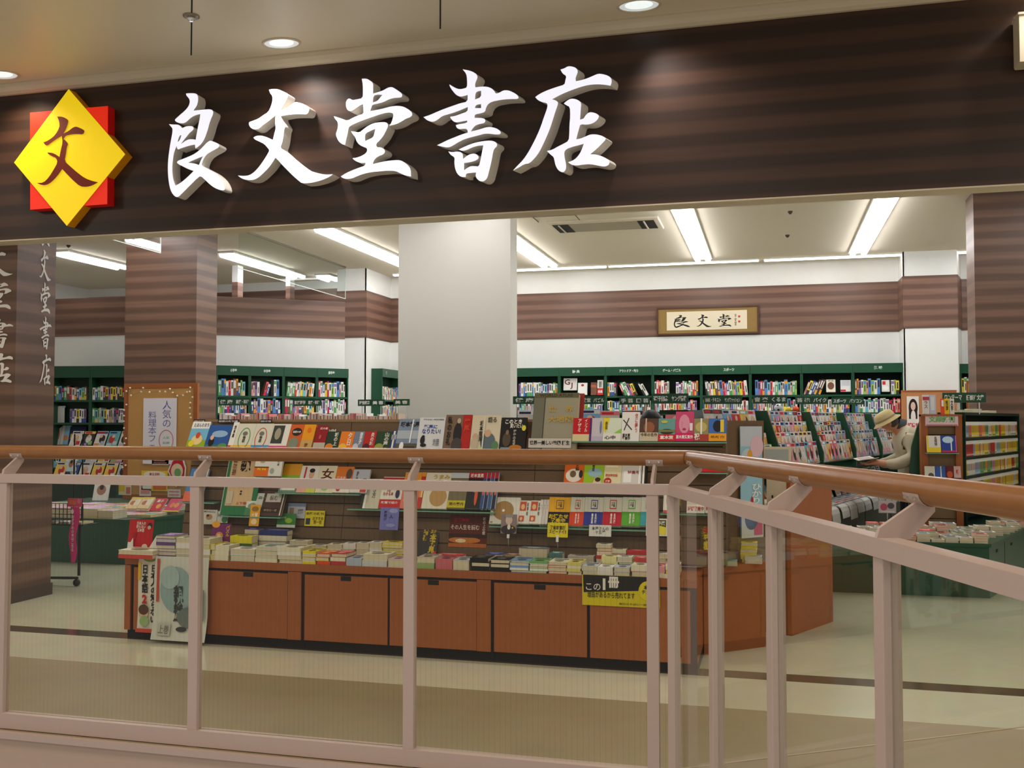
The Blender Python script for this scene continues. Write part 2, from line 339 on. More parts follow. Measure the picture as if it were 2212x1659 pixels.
GLYPH['do'] = (710, 160, 6.638, ["475,68 540,65 590,90 640,130 638,200 638,280 690,265 740,250 790,230 840,200 890,185 930,195 990,235 1040,270 1058,300 1045,335 990,340 920,345 850,370 780,405 700,425 625,440 610,490 595,530 690,515 800,490 900,462 1000,455 1080,470 1150,510 1195,550 1200,590 1170,620 1110,640 1040,685 970,720 870,742 905,690 935,570 880,550 800,560 700,590 600,625 500,660 400,700 295,750 280,800 270,870 250,940 235,1015 190,1005 140,960 108,890 105,850 125,800 135,740 130,685 90,640 75,605 130,620 200,645 270,670 350,625 430,590 500,570 498,500 492,430 440,455 380,500 320,535 280,525 255,490 245,430 255,380 285,350 310,355 340,375 400,365 490,345 492,250 490,150",
    "643,312 700,292 770,300 735,340 700,385 633,408", "320,820 370,825 440,840 500,790 560,745 640,705 740,690 820,690 850,715 850,760 820,820 790,880 740,945 680,1000 690,1050 750,1050 795,1075 812,1110 790,1150 720,1175 670,1210 640,1260 635,1290 740,1265 840,1245 950,1235 1030,1235 1100,1275 1150,1320 1178,1370 1182,1470 1100,1455 1020,1420 960,1390 850,1385 740,1395 620,1405 500,1430 410,1465 330,1500 250,1505 200,1490 175,1468 250,1420 340,1380 430,1345 520,1315 530,1275 460,1275 400,1255 350,1220 345,1205 400,1200 470,1175 530,1140 555,1100 545,1055 500,1045 440,1015 400,965 380,900 350,870",
    "530,850 600,815 670,785 655,850 640,905 580,935 525,960 520,900"])
GLYPH['sho'] = (905, 140, 6.146, ["580,60 660,75 720,95 770,130 780,170 760,215 745,255 750,300 820,290 900,290 960,310 1000,345 1020,385 1070,370 1120,340 1180,338 1240,360 1300,395 1325,430 1315,455 1230,455 1130,460 1040,475 970,490 920,520 890,570 880,625 820,645 740,660 740,705 820,705 870,715 885,740 870,775 810,785 750,805 710,850 690,885 760,870 830,850 890,830 950,825 1020,840 1070,870 1090,900 1075,925 1010,925 940,915 870,915 800,935 700,960 600,990 520,1030 450,1075 390,1100 320,1090 240,1068 300,1040 380,1000 480,960 580,920 650,900 640,850 580,850 530,855 500,835 490,800 530,790 640,770 640,740 560,755 500,765 460,755 420,710 415,690 480,680 560,650 645,620 650,560 580,590 480,630 400,655 310,680 250,730 190,760 120,745 60,695 150,665 250,620 350,580 450,545 550,510 645,490 648,400 600,415 550,425 500,405 450,350 410,290 405,260 450,290 500,315 545,325 600,315 640,300 640,200 630,120",
    "750,385 770,355 825,345 825,430 745,460", "745,560 765,530 825,522 825,575 745,575",
    "525,1125 600,1090 680,1055 760,1030 860,1012 950,1005 1010,1020 1040,1050 1035,1085 1000,1115 985,1160 970,1250 950,1340 930,1420 910,1500 870,1545 820,1550 780,1525 750,1480 760,1430 690,1435 625,1445 620,1490 560,1490 510,1450 480,1380 470,1300 475,1240 460,1220 420,1195 390,1150 440,1160 510,1150 560,1160 585,1190 585,1250 640,1205 700,1180 750,1180 785,1205 795,1235 770,1265 700,1290 600,1305 600,1400 640,1370 690,1345 740,1345 795,1350 815,1280 830,1200 845,1120 855,1070 780,1075 700,1100 640,1130 580,1145"])
GLYPH['ten'] = (1100, 130, 6.144, ["680,125 730,110 780,80 840,85 890,105 912,145 900,190 880,235 885,280 960,265 1040,240 1120,205 1180,180 1240,185 1310,205 1355,240 1362,290 1345,340 1260,325 1150,320 1050,330 950,355 850,390 760,425 670,465 570,520 620,535 650,560 640,610 610,690 580,790 545,900 500,1010 450,1120 400,1220 340,1300 270,1370 200,1380 120,1430 50,1465 110,1400 180,1330 250,1230 310,1120 370,1000 420,880 460,760 500,650 510,600 500,570 430,555 380,530 345,490 400,450 480,410 560,380 650,350 735,325 745,270 760,210 710,180",
    "725,575 770,535 820,510 880,515 930,540 958,570 950,650 945,720 940,790 990,775 1010,735 1060,690 1120,695 1170,715 1195,745 1170,795 1110,840 1030,858 945,850 930,900 910,970 890,1050 950,1040 1020,1010 1080,985 1150,985 1220,1000 1270,1025 1285,1050 1240,1100 1170,1170 1075,1250 1150,1250 1230,1275 1300,1310 1335,1345 1320,1395 1260,1415 1180,1400 1080,1380 990,1385 900,1400 830,1390 780,1355 850,1330 900,1290 950,1220 990,1110 920,1130 840,1150 760,1180 730,1220 735,1290 755,1380 755,1440 735,1480 700,1490 650,1460 615,1400 600,1330 590,1285 550,1255 500,1205 570,1190 640,1150 720,1110 790,1070 798,980 800,860 810,740 805,620 760,600"])
GLYPH['logo'] = (20, 180, 5.027, ["520,360 580,362 640,395 640,430 615,500 590,545 640,520 690,480 725,468 780,490 815,510 815,530 800,555 740,550 670,555 610,570 590,605 620,630 640,660 625,690 615,770 600,845 660,900 740,970 820,1030 900,1060 965,1075 900,1110 840,1125 770,1120 700,1060 640,1000 575,930 520,1010 450,1080 400,1105 350,1105 300,1082 370,1080 430,1020 480,940 525,860 510,810 470,795 420,765 415,750 470,755 510,775 545,800 560,720 580,640 570,570 520,600 460,640 420,675 390,670 370,640 400,630 440,610 500,560 545,480 545,420"])
def smooth_loop(p):
    """round the gentle corners of a brush outline, keep its sharp tips"""
    out = []; n = len(p)
    for i in range(n):
        a, b, c = Vector(p[i - 1]), Vector(p[i]), Vector(p[(i + 1) % n])
        ang = (a - b).angle(c - b, math.pi)
        if ang < math.radians(95): out.append(tuple(b))
        else: out += [tuple(b.lerp(a, 0.25)), tuple(b.lerp(c, 0.25))]
    return out
def fill_loops(loops):
    cu = bpy.data.curves.new('outline', 'CURVE'); cu.dimensions = '2D'; cu.fill_mode = 'BOTH'
    for lp in loops:
        s = cu.splines.new('POLY'); s.points.add(len(lp) - 1); s.use_cyclic_u = True
        for q, (x, y) in zip(s.points, lp): q.co = (x, y, 0, 1)
    o = bpy.data.objects.new('outline', cu); COL.objects.link(o)
    me = bpy.data.meshes.new_from_object(o.evaluated_get(bpy.context.evaluated_depsgraph_get()))
    r = [(v.co.x, v.co.y) for v in me.vertices], [tuple(p.vertices) for p in me.polygons]
    bpy.data.objects.remove(o); bpy.data.curves.remove(cu); bpy.data.meshes.remove(me)
    return r
def glyph_plane(key, Y):
    ox, oy, sc, ls = GLYPH[key]
    out = []
    for l in ls:
        q = [pY(ox + x / sc, oy + y / sc, Y) for x, y in pts(l)]
        out.append(smooth_loop([(v.x, v.z) for v in q]))
    return out
def glyph_unit(key):
    lp = glyph_plane(key, FY)
    xs = [x for l in lp for x, _ in l]; zs = [z for l in lp for _, z in l]
    x0, x1, z0, z1 = min(xs), max(xs), min(zs), max(zs)
    return [[((x - x0) / (x1 - x0), (z - z0) / (z1 - z0)) for x, z in l] for l in lp]
def add_glyph(mb, key, fn, m, depth=None, side=None):
    """fn maps unit (a, b) to a 3-D point; depth is the vector from the front to the back of the strokes"""
    lp = glyph_unit(key); vs, fs = fill_loops(lp)
    mb.add([fn(a, b) for a, b in vs], fs, m)
    if depth is not None:
        dv = Vector(depth)
        for l in lp:
            n = len(l); f = [Vector(fn(a, b)) for a, b in l]
            mb.add(f + [p + dv for p in f], [(i, (i + 1) % n, n + (i + 1) % n, n + i) for i in range(n)], side or m)
    return mb
LFACE = mat('lit_white_acrylic', (236, 237, 252), rough=0.5, emit=0.80)
LSIDE = mat('white_letter_return', (246, 243, 236), rough=0.45, spec=0.3)
for i, (key, ch, dx) in enumerate((('ryo', '良', 0.0), ('bun', '文', .006), ('do', '堂', .014), ('sho', '書', .024), ('ten', '店', .03))):
    D = 0.105; Yf = FY - D
    lp = glyph_plane(key, Yf); vs, fs = fill_loops(lp)
    c = Vector((sum(v[0] for v in vs) / len(vs), Yf, sum(v[1] for v in vs) / len(vs)))
    t = thing('channel_letter', f'white illuminated brush-stroke letter {ch}, {nth(i)} of five on the dark fascia', 'sign letter', c, group='letters of the shop sign')
    f = MB(); f.add([(x - c.x, -0.001, z - c.z) for x, z in vs], fs, LFACE); f.build('face', t)
    sd = MB()
    for l in lp:
        n = len(l); a = [Vector((x - c.x, 0, z - c.z)) for x, z in l]; b = [p + Vector((dx, D - 0.003, 0)) for p in a]
        ctr = sum(a, Vector()) / n
        sd.add(a + b, [(k, (k + 1) % n, n + (k + 1) % n, n + k) for k in range(n)], LSIDE)
    sd.build('return', t)
# logo: yellow diamond on a red square with the brush character
D = 0.085
def zl(x, y, Y): return pY(20 + x / 5.027, 180 + y / 5.027, Y)
lc = zl(655, 810, FY - D)
t = thing('logo_sign', 'yellow diamond sign with brown brush character on a red square', 'sign', lc)
YEL, YSIDE = mat('yellow_lit_acrylic', (246, 212, 20), rough=0.4, emit=0.52), mat('yellow_sign_return', (214, 138, 8), rough=0.4, emit=0.06)
RED, RSIDE = mat('red_lit_acrylic', (228, 42, 18), rough=0.4, emit=0.55), mat('red_sign_return', (200, 20, 10), rough=0.4, emit=0.10)
def lit_prism(mb, corners, Yf, Yb, m, side):
    f = [zl(x, y, Yf) - lc for x, y in corners]; b = [Vector((p.x, Yb - lc.y, p.z)) for p in f]; n = len(f)
    mb.add(f, [tuple(range(n))], m); mb.add(f + b, [(i, (i + 1) % n, n + (i + 1) % n, n + i) for i in range(n)], side); return mb
SQ = [(226, 318), (1072, 246), (1064, 1312), (228, 1372)]; DI = [(645, 62), (1260, 770), (625, 1548), (52, 860)]
lit_prism(MB(), SQ, FY - D, FY - 0.002, RED, RSIDE).build('square_panel', t, label='red square panel')
lit_prism(MB(), DI, FY - D - 0.006, FY - 0.002, YEL, YSIDE).build('diamond_panel', t, label='yellow diamond panel')
g = MB(); BRC = mat('brown_brush_character', (118, 28, 12), rough=0.5, emit=0.12)
vs, fs = fill_loops(glyph_plane('logo', FY - D - 0.010)); g.add([(x - lc.x, FY - D - 0.010 - lc.y, z - lc.z) for x, z in vs], fs, BRC); g.build('brush_character', t, label='dark brown brush character')
# the vertical letters on the left shopfront column (front and side face)
COLTXT = mat('white_column_lettering', (236, 234, 228), rough=0.5)
cl = MB()
for key, y0, y1, a0, a1 in (('ryo', 470, 533, 88, 107), ('bun', 540, 606, 84, 110), ('do', 610, 677, 86, 108), ('sho', 683, 755, 84, 110), ('ten', 765, 832, 84, 109)):
    Pa, Pb = pX(a0, y1, LX1 + .003), pX(a1, y1, LX1 + .003); zt = pX((a0 + a1) / 2, y0, LX1 + .003).z; zb = pX((a0 + a1) / 2, y1, LX1 + .003).z
    add_glyph(cl, key, lambda a, b: (LX1 + .004, Pa.y + a * (Pb.y - Pa.y), zb + b * (zt - zb)), COLTXT)
tag(cl.build('column_lettering'), 'small white vertical brush lettering on the side face of the shopfront column', 'lettering'); cl = MB()
for key, y0, y1, a0, a1 in (('bun', 535, 597, -36, 28), ('do', 604, 669, -32, 24), ('sho', 686, 752, -36, 28), ('ten', 763, 829, -34, 27)):
    Pa, Pb = pY(a0, y1, LY0 - .003), pY(a1, y1, LY0 - .003); zt = pY(0, y0, LY0).z; zb = pY(0, y1, LY0).z
    add_glyph(cl, key, lambda a, b: (Pa.x + a * (Pb.x - Pa.x), LY0 - .004, zb + b * (zt - zb)), COLTXT)
tag(cl.build('column_lettering'), 'white vertical brush lettering on the front face of the shopfront column', 'lettering')
# ================================================================== mall ceiling fittings
CHROME = mat('chrome_reflector', (235, 238, 240), rough=0.12, metal=1.0)
LAMPW = mat('downlight_lamp', (235, 245, 245), emit=0.85)
def downlight(px, py, label, r=0.148):
    p = pZ(px, py, MCEIL - 0.003)
    t = thing('recessed_downlight', label, 'downlight', p, group='downlights along the fascia')
    ring = lambda R, z: [(R * math.cos(2 * math.pi * k / 28), R * math.sin(2 * math.pi * k / 28), z) for k in range(28)]
    MB().loft([ring(r, .003), ring(r, -.006), ring(r * .9, -.009), ring(r * .88, -.002)], CREAM, caps=False).build('rim', t)
    MB().loft([ring(r * .88, -.003), ring(r * .6, .0)], mat('glowing_reflector', (226, 232, 232), rough=.3, metal=.3, emit=.55), caps=False).build('reflector', t)  # emission stands in for lamp light mirrored by the reflector
    MB().poly(ring(r * .62, -.001)[::-1], LAMPW).build('lamp', t)
    t.scale = (1, .68, 1)
    return p
dl = [downlight(608, 93, 'round recessed downlight above the second and third sign letters'),
      downlight(1380, 11, 'round recessed downlight above the last sign letter'),
      downlight(3, 161, 'round recessed downlight cut by the frame above the logo sign')]
spot_lamp('downlight_beam', (1.75, 6.42, MCEIL - .04), (0.0, 0.0, -1), 90, (1, .92, .84), 130, .8, .1)  # added beam of an unseen downlight, no fixture above it
WARM, COOL = (1.0, 0.80, 0.56), (1.0, 0.93, 0.82)
spot_lamp('downlight_beam', dl[0] - Vector((0, .02, .03)), (0.15, -0.02, -1), 95, (1, .92, .84), 130, .8, .10)
spot_lamp('downlight_beam', dl[1] - Vector((0, .02, .03)), (0.45, 0.03, -1), 85, (1, .92, .84), 100, .8, .08)
spot_lamp('downlight_beam', dl[2] - Vector((0, .02, .03)), (0.1, 0.0, -1), 70, WARM, 130, .8, .1)
for k, (x, y) in enumerate(((-8.5, 3.2), (-4.5, 2.2), (-0.5, 1.6), (3.2, 2.0), (-2.5, -1.5), (2.5, -2.0), (4.6, 5.4))):
    area_lamp('unseen_corridor_fill', (x, y, MCEIL - 0.02), 0.8, 0.8, CORRIDOR_POWER, (1.0, 0.90, 0.78))  # added fill lights standing in for unseen corridor ceiling panels
p = pZ(413, 34, MCEIL)
t = thing('sprinkler_head', 'small chrome sprinkler head on the mall ceiling joint above the sign', 'sprinkler', p)
MB().tube([(0, 0, 0), (0, 0, -.008), (0, 0, -.012)], [.055, .055, .045], mat('sprinkler_plate', (150, 138, 118), rough=0.3, metal=0.6), 20).build('cover_plate', t)
MB().tube([(0, 0, -.01), (0, 0, -.022), (0, 0, -.04)], [.022, .03, .012], CHROME, 16).build('deflector', t)
p = pY(2206, 92, FY - 0.11)
t = thing('wall_box', 'cream plastic box at the right end of the dark fascia', 'sign bracket', p)
a, b = pY(2196, 40, FY - .11), pY(2196, 141, FY - .11)
MB().box(a.x - p.x, a.x - p.x + .3, -.06, .105, b.z - p.z, a.z - p.z, CREAM).build('housing', t, bevel=.012)
MB().box(a.x - p.x - .006, a.x - p.x + .3, -.066, .10, a.z - p.z, a.z - p.z + .014, CREAM).build('cap', t)
# ================================================================== railing in front
t = thing('glass_railing', 'pinkish steel railing with wired glass panes and a round wooden handrail', 'railing', (RC.x, RC.y, 0))
WOODR = mat('handrail_wood', (160, 108, 62), rough=0.30, spec=0.45, noise=0.35, nscale=25)
PT = .048
def frame(n0, run, nor):   # local box in a (run, normal) frame
    def bx(mb, r0, r1, a0, a1, z0, z1, m):
        P = [Vector(n0) + run * r + nor * a for r, a in ((r0, a0), (r1, a0), (r1, a1), (r0, a1))]
        return mb.prism([(p.x - RC.x, p.y - RC.y) for p in P], z0, z1, m)
    return bx
FR, FN = Vector((1, 0, 0)), Vector((0, 1, 0))
px_posts = [8, 423, 886, 1411]
fx = [-4.75] + [pY(q, 1300, 4.1).x for q in px_posts] + [RC.x]
runs = [0, .58, 1.165, 1.86, 2.55, 3.25]
def bracket(P, nor, run):
    prof = [(-.026, 1.236), (.052, 1.236), (.112, 1.298), (.112, 1.325), (.078, 1.325), (-.018, 1.262)]
    mb = MB(); vs = []
    for s in (-.006, .006):
        for n_, z in prof:
            q = P + nor * n_ + run * s; vs.append((q.x - RC.x, q.y - RC.y, z))
    n = len(prof)
    mb.add(vs, [tuple(range(n)), tuple(range(n, 2 * n))[::-1]] + [(i, (i + 1) % n, n + (i + 1) % n, n + i) for i in range(n)], STEEL)
    b = mb.build('bracket', t)
    sd = MB(); rings = []
    for s in (-.036, .036):
        rr = []
        for k in range(9):
            a = math.radians(190 + k * 20)
            for R in (.0345,): rr.append(P + nor * (.09 + R * math.cos(a)) + run * s + Vector((0, 0, 1.345 + R * math.sin(a))))
        rings.append([(q.x - RC.x, q.y - RC.y, q.z) for q in rr])
    sd.loft(rings, STEEL, closed=False, caps=False)
    for s in (-.02, .02):
        q = P + nor * (.09 - .032) + run * s + Vector((0, 0, 1.345 - .016)); e = nor * -.006
        sd.tube([(q.x - RC.x, q.y - RC.y, q.z), (q.x + e.x - RC.x, q.y + e.y - RC.y, q.z)], .004, CHROME, 8)
    sd.build('saddle', b)
for i, x in enumerate(fx):
    P = Vector((x, 4.1, 0))
    MB().box(x - RC.x - PT / 2, x - RC.x + PT / 2, -.022, .022, -.2, 1.197, STEEL).build('post', t, bevel=.003)
    if i < len(fx) - 1: bracket(P, FN, FR)
    if i: 
        pn = MB(); w = x - fx[i - 1] - PT
        pn.box(0, w, -.004, .004, .076, 1.197, GLASS); pn.build('glass_pane', t, loc=(fx[i - 1] + PT / 2 - RC.x, .004, 0))
for i, r in enumerate(runs[1:], 1):
    bx = frame(RC, RD, RN); mb = MB(); bx(mb, r - PT / 2, r + PT / 2, -.022, .022, -.2, 1.197, STEEL); mb.build('post', t, bevel=.003)
    bracket(RC + RD * r, RN, RD)
    w = r - runs[i - 1] - PT; pn = MB().box(0, w, -.004, .004, .076, 1.197, GLASS_SIDE)
    q = RC + RD * (runs[i - 1] + PT / 2); pn.build('glass_pane', t, loc=(q.x - RC.x, q.y - RC.y, 0), rot=(0, 0, math.atan2(RD.y, RD.x)))
bracket(RC + RD * .03, RN, RD)
def rail_path(a0, a1, z0, z1, name):
    """mitred rail: front run then the oblique run"""
    mb = MB(); c = []
    for a in (a0, a1):
        s = RC + RN * a; tt = (4.1 + a - s.y) / RD.y; k = s + RD * tt; e = s + RD * 3.3
        c.append(((-6 - RC.x, a), (k.x - RC.x, k.y - RC.y), (e.x - RC.x, e.y - RC.y)))
    mb.prism([c[0][0], c[0][1], c[1][1], c[1][0]], z0, z1, STEEL); mb.prism([c[0][1], c[0][2], c[1][2], c[1][1]], z0, z1, STEEL)
    return mb.build(name, t)
rail_path(-.026, .026, 1.197, 1.240, 'top_rail'); rail_path(-.028, .028, 0.004, .076, 'bottom_rail')
s = RC + RN * .09; tt = (4.1 + .09 - s.y) / RD.y; k = s + RD * tt - RC; e = s + RD * 3.3 - RC
kz = lambda v: (v.x, v.y, 1.345)
d1 = Vector((1, 0, 0))
hp = [(-6 - RC.x, .09, 1.345), kz(k - d1 * .03), kz(k - d1 * .01 + RD * .003), kz(k + RD * .01 - d1 * .003), kz(k + RD * .03), kz(e)]
MB().tube(hp, .0335, WOODR, 20).build('handrail', t, label='round wooden handrail')
# ================================================================== shop ceiling fittings
TUBE = mat('fluorescent_tube', (250, 252, 255), emit=TUBE_POWER)
TRAY = mat('white_light_tray', (240, 240, 236), rough=0.5)
def light_line(X, Y0, Y1, label, group='twin fluorescent lights of the shop ceiling'):
    t = thing('fluorescent_light', label, 'ceiling light', (X, Y0, CEIL), group=group)
    MB().box(-.15, .15, 0, Y1 - Y0, -.035, -.001, TRAY).build('tray', t)
    n = max(1, round((Y1 - Y0) / 1.4)); seg = (Y1 - Y0) / n
    for s in (-.085, .085):
        for k in range(n):
            off = .05 if s > 0 else 0
            MB().tube([(s, k * seg + .03, -.055), (s, (k + 1) * seg - .03, -.055)], .042, TUBE, 10).build('tube', t)
names = ['behind the wood pillar', 'ending above the partition corner', 'running behind the left edge of the white pillar', 'just past the right edge of the white pillar', 'beside the ceiling air unit', 'near the right striped column']
LXS = (-11.2, -8.66, -6.18, -3.77, -1.09, 1.42)
for X, nm in zip(LXS, names):
    y1 = 15.2 if X == -11.2 else 16.5 if X == -8.66 else 17.05
    light_line(X, 13.6 if X == -11.2 else 14.4 if X == -8.66 else 12.82, y1, 'bright twin fluorescent ceiling light ' + nm)
for X, nm in zip(LXS[1:], ('first', 'second', 'third', 'fourth', 'fifth')):
    light_line(X + 0.1, 9.2, 11.8, f'front twin fluorescent ceiling light hidden above the fascia, {nm} from the left')  # unseen tube rows added to light the white pillar and shop front
for nm, y0, y1 in (('front', 9.2, 11.8), ('rear', 13.6, 17.05)):
    light_line(3.67, y0, y1, f'{nm} twin fluorescent ceiling light hidden behind the right striped column')  # unseen lights added to brighten the paperback shelf
light_line(-8.2, 17.05, 17.55, 'short fluorescent light seen through the hanging glass curtain')
# the slot of light along the back wall
for i, (a, b, w) in enumerate(((850, 1310, .05), (1314, 1640, .022), (1650, 1990, .05), (2008, 2100, .05))):
    A, B = pY(a, 580, 17.45), pY(b, 560, 17.45)
    t = thing('cove_light', f'slim lamp line at the ceiling over the back wall, {nth(i)} from the left', 'ceiling light', (A.x, 17.45, CEIL), group='lamp line over the back wall')
    MB().box(0, B.x - A.x, -.06, .06, -.02, -.001, TRAY).build('tray', t)
    MB().box(.01, B.x - A.x - .01, -w, w, -.04, -.02, mat('cove_lamp', (255, 250, 240), emit=5.0)).build('lamp', t)
# air unit
a, b = pZ(1178, 479, CEIL), pZ(1428, 479, CEIL); c = pZ(1203, 502, CEIL)
w, dp = b.x - a.x, c.y - a.y
t = thing('air_conditioner', 'rectangular ceiling air unit with two dark outlets', 'air conditioner', (a.x, a.y, CEIL))
MB().box(0, w, 0, dp, -.03, -.001, CEILW).build('panel', t, bevel=.01)
MB().box(.10, w - .10, .12, dp - .12, -.034, -.028, mat('air_unit_grille', (170, 158, 138), rough=.6)).build('grille', t)
for x0, x1 in ((.07, .30), (w - .30, w - .07)):
    o = MB().box(x0, x1, .12, dp - .12, -.036, -.028, DARK).build('outlet', t)
    MB().box(x0 + .08, x0 + .10, .13, dp - .13, -.045, -.036, CEILW).build('louvre', o)
hb = MB(); A, B = pZ(1150, 469, CEIL), pZ(1246, 469, CEIL)
hb.box(A.x, B.x, A.y, A.y + .01, CEIL - .004, CEIL - .0005, DARK).box(A.x, A.x + .01, A.y, A.y + .35, CEIL - .004, CEIL - .0005, DARK).box(B.x, B.x + .01, A.y, A.y + .35, CEIL - .004, CEIL - .0005, DARK)
tag(hb.build('access_hatch'), 'thin outlined access hatch in the ceiling beside the air unit', 'hatch')
for i, (px, py, nm) in enumerate(((1707, 458, 'between the two right lights, nearest the fascia'), (1701, 509, 'between the two right lights, further back'), (148, 531, 'near the shopfront column lettering'))):
    q = pZ(px, py, CEIL - .01)
    MB().tube([(0, 0, .01), (0, 0, -.01), (0, 0, -.03)], [.035, .03, .01], mat('sprinkler_dark', (80, 70, 60), metal=.5, rough=.4), 10).build('ceiling_sprinkler', loc=q, label='tiny dark ceiling sprinkler ' + nm, cat='sprinkler', group='sprinklers of the shop ceiling')
# hanging smoke curtains of glass
for X, y0, y1, nm in ((-7.42, 12.7, 16.4, 'running back from the wood pillar'), (-7.75, 7.2, 11.3, 'in front of the wood pillar')):
    t = thing('glass_smoke_curtain', 'clear glass smoke curtain hanging from the ceiling ' + nm, 'glass curtain', (X, y0, CEIL))
    MB().box(-.004, .004, 0, y1 - y0, -.58, -.02, CURTAIN).build('pane', t)
    MB().box(-.012, .012, 0, y1 - y0, -.03, -.001, mat('curtain_channel', (130, 120, 104), rough=.4, metal=.4)).build('channel', t)
    e = mat('curtain_edge', (205, 214, 208), rough=.15, spec=.8)
    MB().box(-.006, .006, 0, y1 - y0, -.59, -.58, e).box(-.006, .006, y1 - y0 - .008, y1 - y0, -.59, -.03, e).build('edge_trim', t)
# ================================================================== books: builders shared by the whole shop
def cname(c):
    r, g, b = c; mx, mn = max(c), min(c)
    if mx - mn < 28: return 'white' if mx > 215 else 'pale grey' if mx > 165 else 'grey' if mx > 80 else 'black'
    if r == mx and g > .82 * r and b < .6 * r: return 'yellow'
    if r == mx and g > .5 * r and b < .5 * r: return 'orange' if r > 170 else 'brown'
    if r == mx and b > .82 * g and mn > 140: return 'pink'
    if r == mx and g > .8 * r: return 'cream'
    if r == mx: return ('magenta' if b > .5 * r else 'red') if r > 130 else 'dark red'
    if g == mx: return 'lime' if r > .6 * g and b < .5 * g else 'green' if b < .85 * g else 'teal'
    return 'purple' if r > .75 * b and r > g else 'blue' if mx > 100 else 'dark blue'
def cover(mb, w, h, spec, y=0.0, step=0.0007):
    """printed areas on a front of w x h: r(ectangle), e(llipse), t(ext), p(olygon) in unit coordinates"""
    for i, q in enumerate(spec):
        yy = y - step * (i + 1); k = q[0]
        if k == 'r': mb.poly([(q[1] * w, yy, q[3] * h), (q[2] * w, yy, q[3] * h), (q[2] * w, yy, q[4] * h), (q[1] * w, yy, q[4] * h)], C(q[5]))
        elif k == 'e': mb.ell(q[1] * w, q[2] * h, q[3] * w, q[4] * h, yy, C(q[5]), ring=(q[6] * w if len(q) > 6 else 0))
        elif k == 't': mb.text(q[1], q[2] * w, q[3] * w, q[4] * h, q[5] * h, yy, C(q[6]), bold=q[7] if len(q) > 7 else .02)
        elif k == 'p': mb.poly([(a * w, yy, b * h) for a, b in q[2]], C(q[1]))
    return mb
def book_mb(w, h, t, base, spec=(), pages=True):
    """a standing book: front cover at y = 0 facing -y, fore-edge on the right, spine on the left"""
    mb = MB(); m = C(base); e = min(.003, t * .2)
    if pages and t > .004:
        mb.box(e, w - .003, e, t - e, .002, h - .002, PAGE)
        mb.box(0, w, 0, e, 0, h, m).box(0, w, t - e, t, 0, h, m).box(0, e, e, t - e, 0, h, m)
    else: mb.box(0, w, 0, t, 0, h, m)
    return cover(mb, w, h, spec)
def place_front(name, cat, px0, px1, yb, yt, t, base, spec, label, plane, tilt=20, group=None, pages=True, rz=0.0):
    """plane(px, py) gives the point of the front foot; the thing leans back by tilt degrees"""
    a, b = plane(px0, yb), plane(px1, yb)
    w = (b - a).length; th = math.radians(tilt)
    ux = (b - a).normalized(); back = Vector((-ux.y, ux.x, 0)); up = Vector((0, 0, math.cos(th))) + back * math.sin(th)
    n = ux.cross(up); q = pP(px0 + (px1 - px0) * .5, yt, a, n); h = max((q - a).dot(up), .02)
    mb = book_mb(w, h, t, base, spec, pages)
    return mb.build(name, loc=a, rot=(-th, 0, math.atan2(ux.y, ux.x)), label=label, cat=cat, group=group)
# ================================================================== brown display island
TF, TZ = 5.97, .56
xf = lambda px, y=1300: pY(px, y, TF).x
XL, XR = xf(270), -0.43
units = [('first', 270, 655, [(290, 447), (450, 622)]), ('middle', 655, 1065, [(659, 838), (843, 1030)]), ('last', 1065, None, [(1068, 1268), (1275, 1491)])]
slot = {0: [None, 537], 1: [748, 937], 2: [1167, None]}
for i, (nm, a, b, dr) in enumerate(units):
    x0, x1 = xf(a), (xf(b) if b else XR)
    t = thing('display_cabinet', f'{nm} orange-brown cabinet from the left under the front book table', 'cabinet', (x0, TF, 0), group='cabinets of the front island')
    w = x1 - x0
    MB().box(.002, w - .002, .008, .86, .06, .508, ORANGE, front=DARK).build('body', t)
    MB().box(.002, w - .002, .03, .84, 0, .06, DARK).build('toe_kick', t)
    last = 0.002
    for k, (p, q) in enumerate(dr):
        d0, d1 = xf(p) - x0, min(xf(q) - x0, w - .006)
        d = MB().box(d0, d1, -.008, .008, .065, .492, ORANGE).build('drawer', t, bevel=.002)
        if slot[i][k]:
            c = xf(slot[i][k]) - x0; MB().box(c - .036, c + .036, -.0095, .0, .462, .4915, DARK).build('handle_slot', d)
    if i < 2: MB().box(xf(dr[1][1]) - x0 + .002, w - .014, -.006, .008, .062, .506, ORANGE).build('stile', t)
    if i == 0: MB().box(0, .045, -.006, .008, .062, .506, ORANGE).build('stile', t)
tag(MB().box(XL, XR, TF - .006, 6.83, .51, TZ, ORANGE).build('display_table_top', bevel=.003), 'long orange-brown table top carrying the front piles of books', 'table top')
t = thing('end_display_cabinet', 'angled orange-brown cabinet closing the right end of the front island', 'cabinet', (XR, TF, 0))
pol = [(0.004, .51), (.385, .86), (.385, 1.06), (.004, 1.06)]
MB().prism(pol, .0, .51, ORANGE).build('body', t); MB().prism([(.004, .505), (.39, .856), (.39, 1.065), (.004, 1.065)], .51, TZ, ORANGE).build('top', t)
hb = MB(); c = Vector((.09, .585, 0)); d = Vector((.385, .35, 0)).normalized() * .035; n = Vector((.35, -.385, 0)).normalized() * .004
hb.prism([(c - d + n)[:2], (c + d + n)[:2], (c + d)[:2], (c - d)[:2]], .44, .466, DARK); hb.build('handle_slot', t)
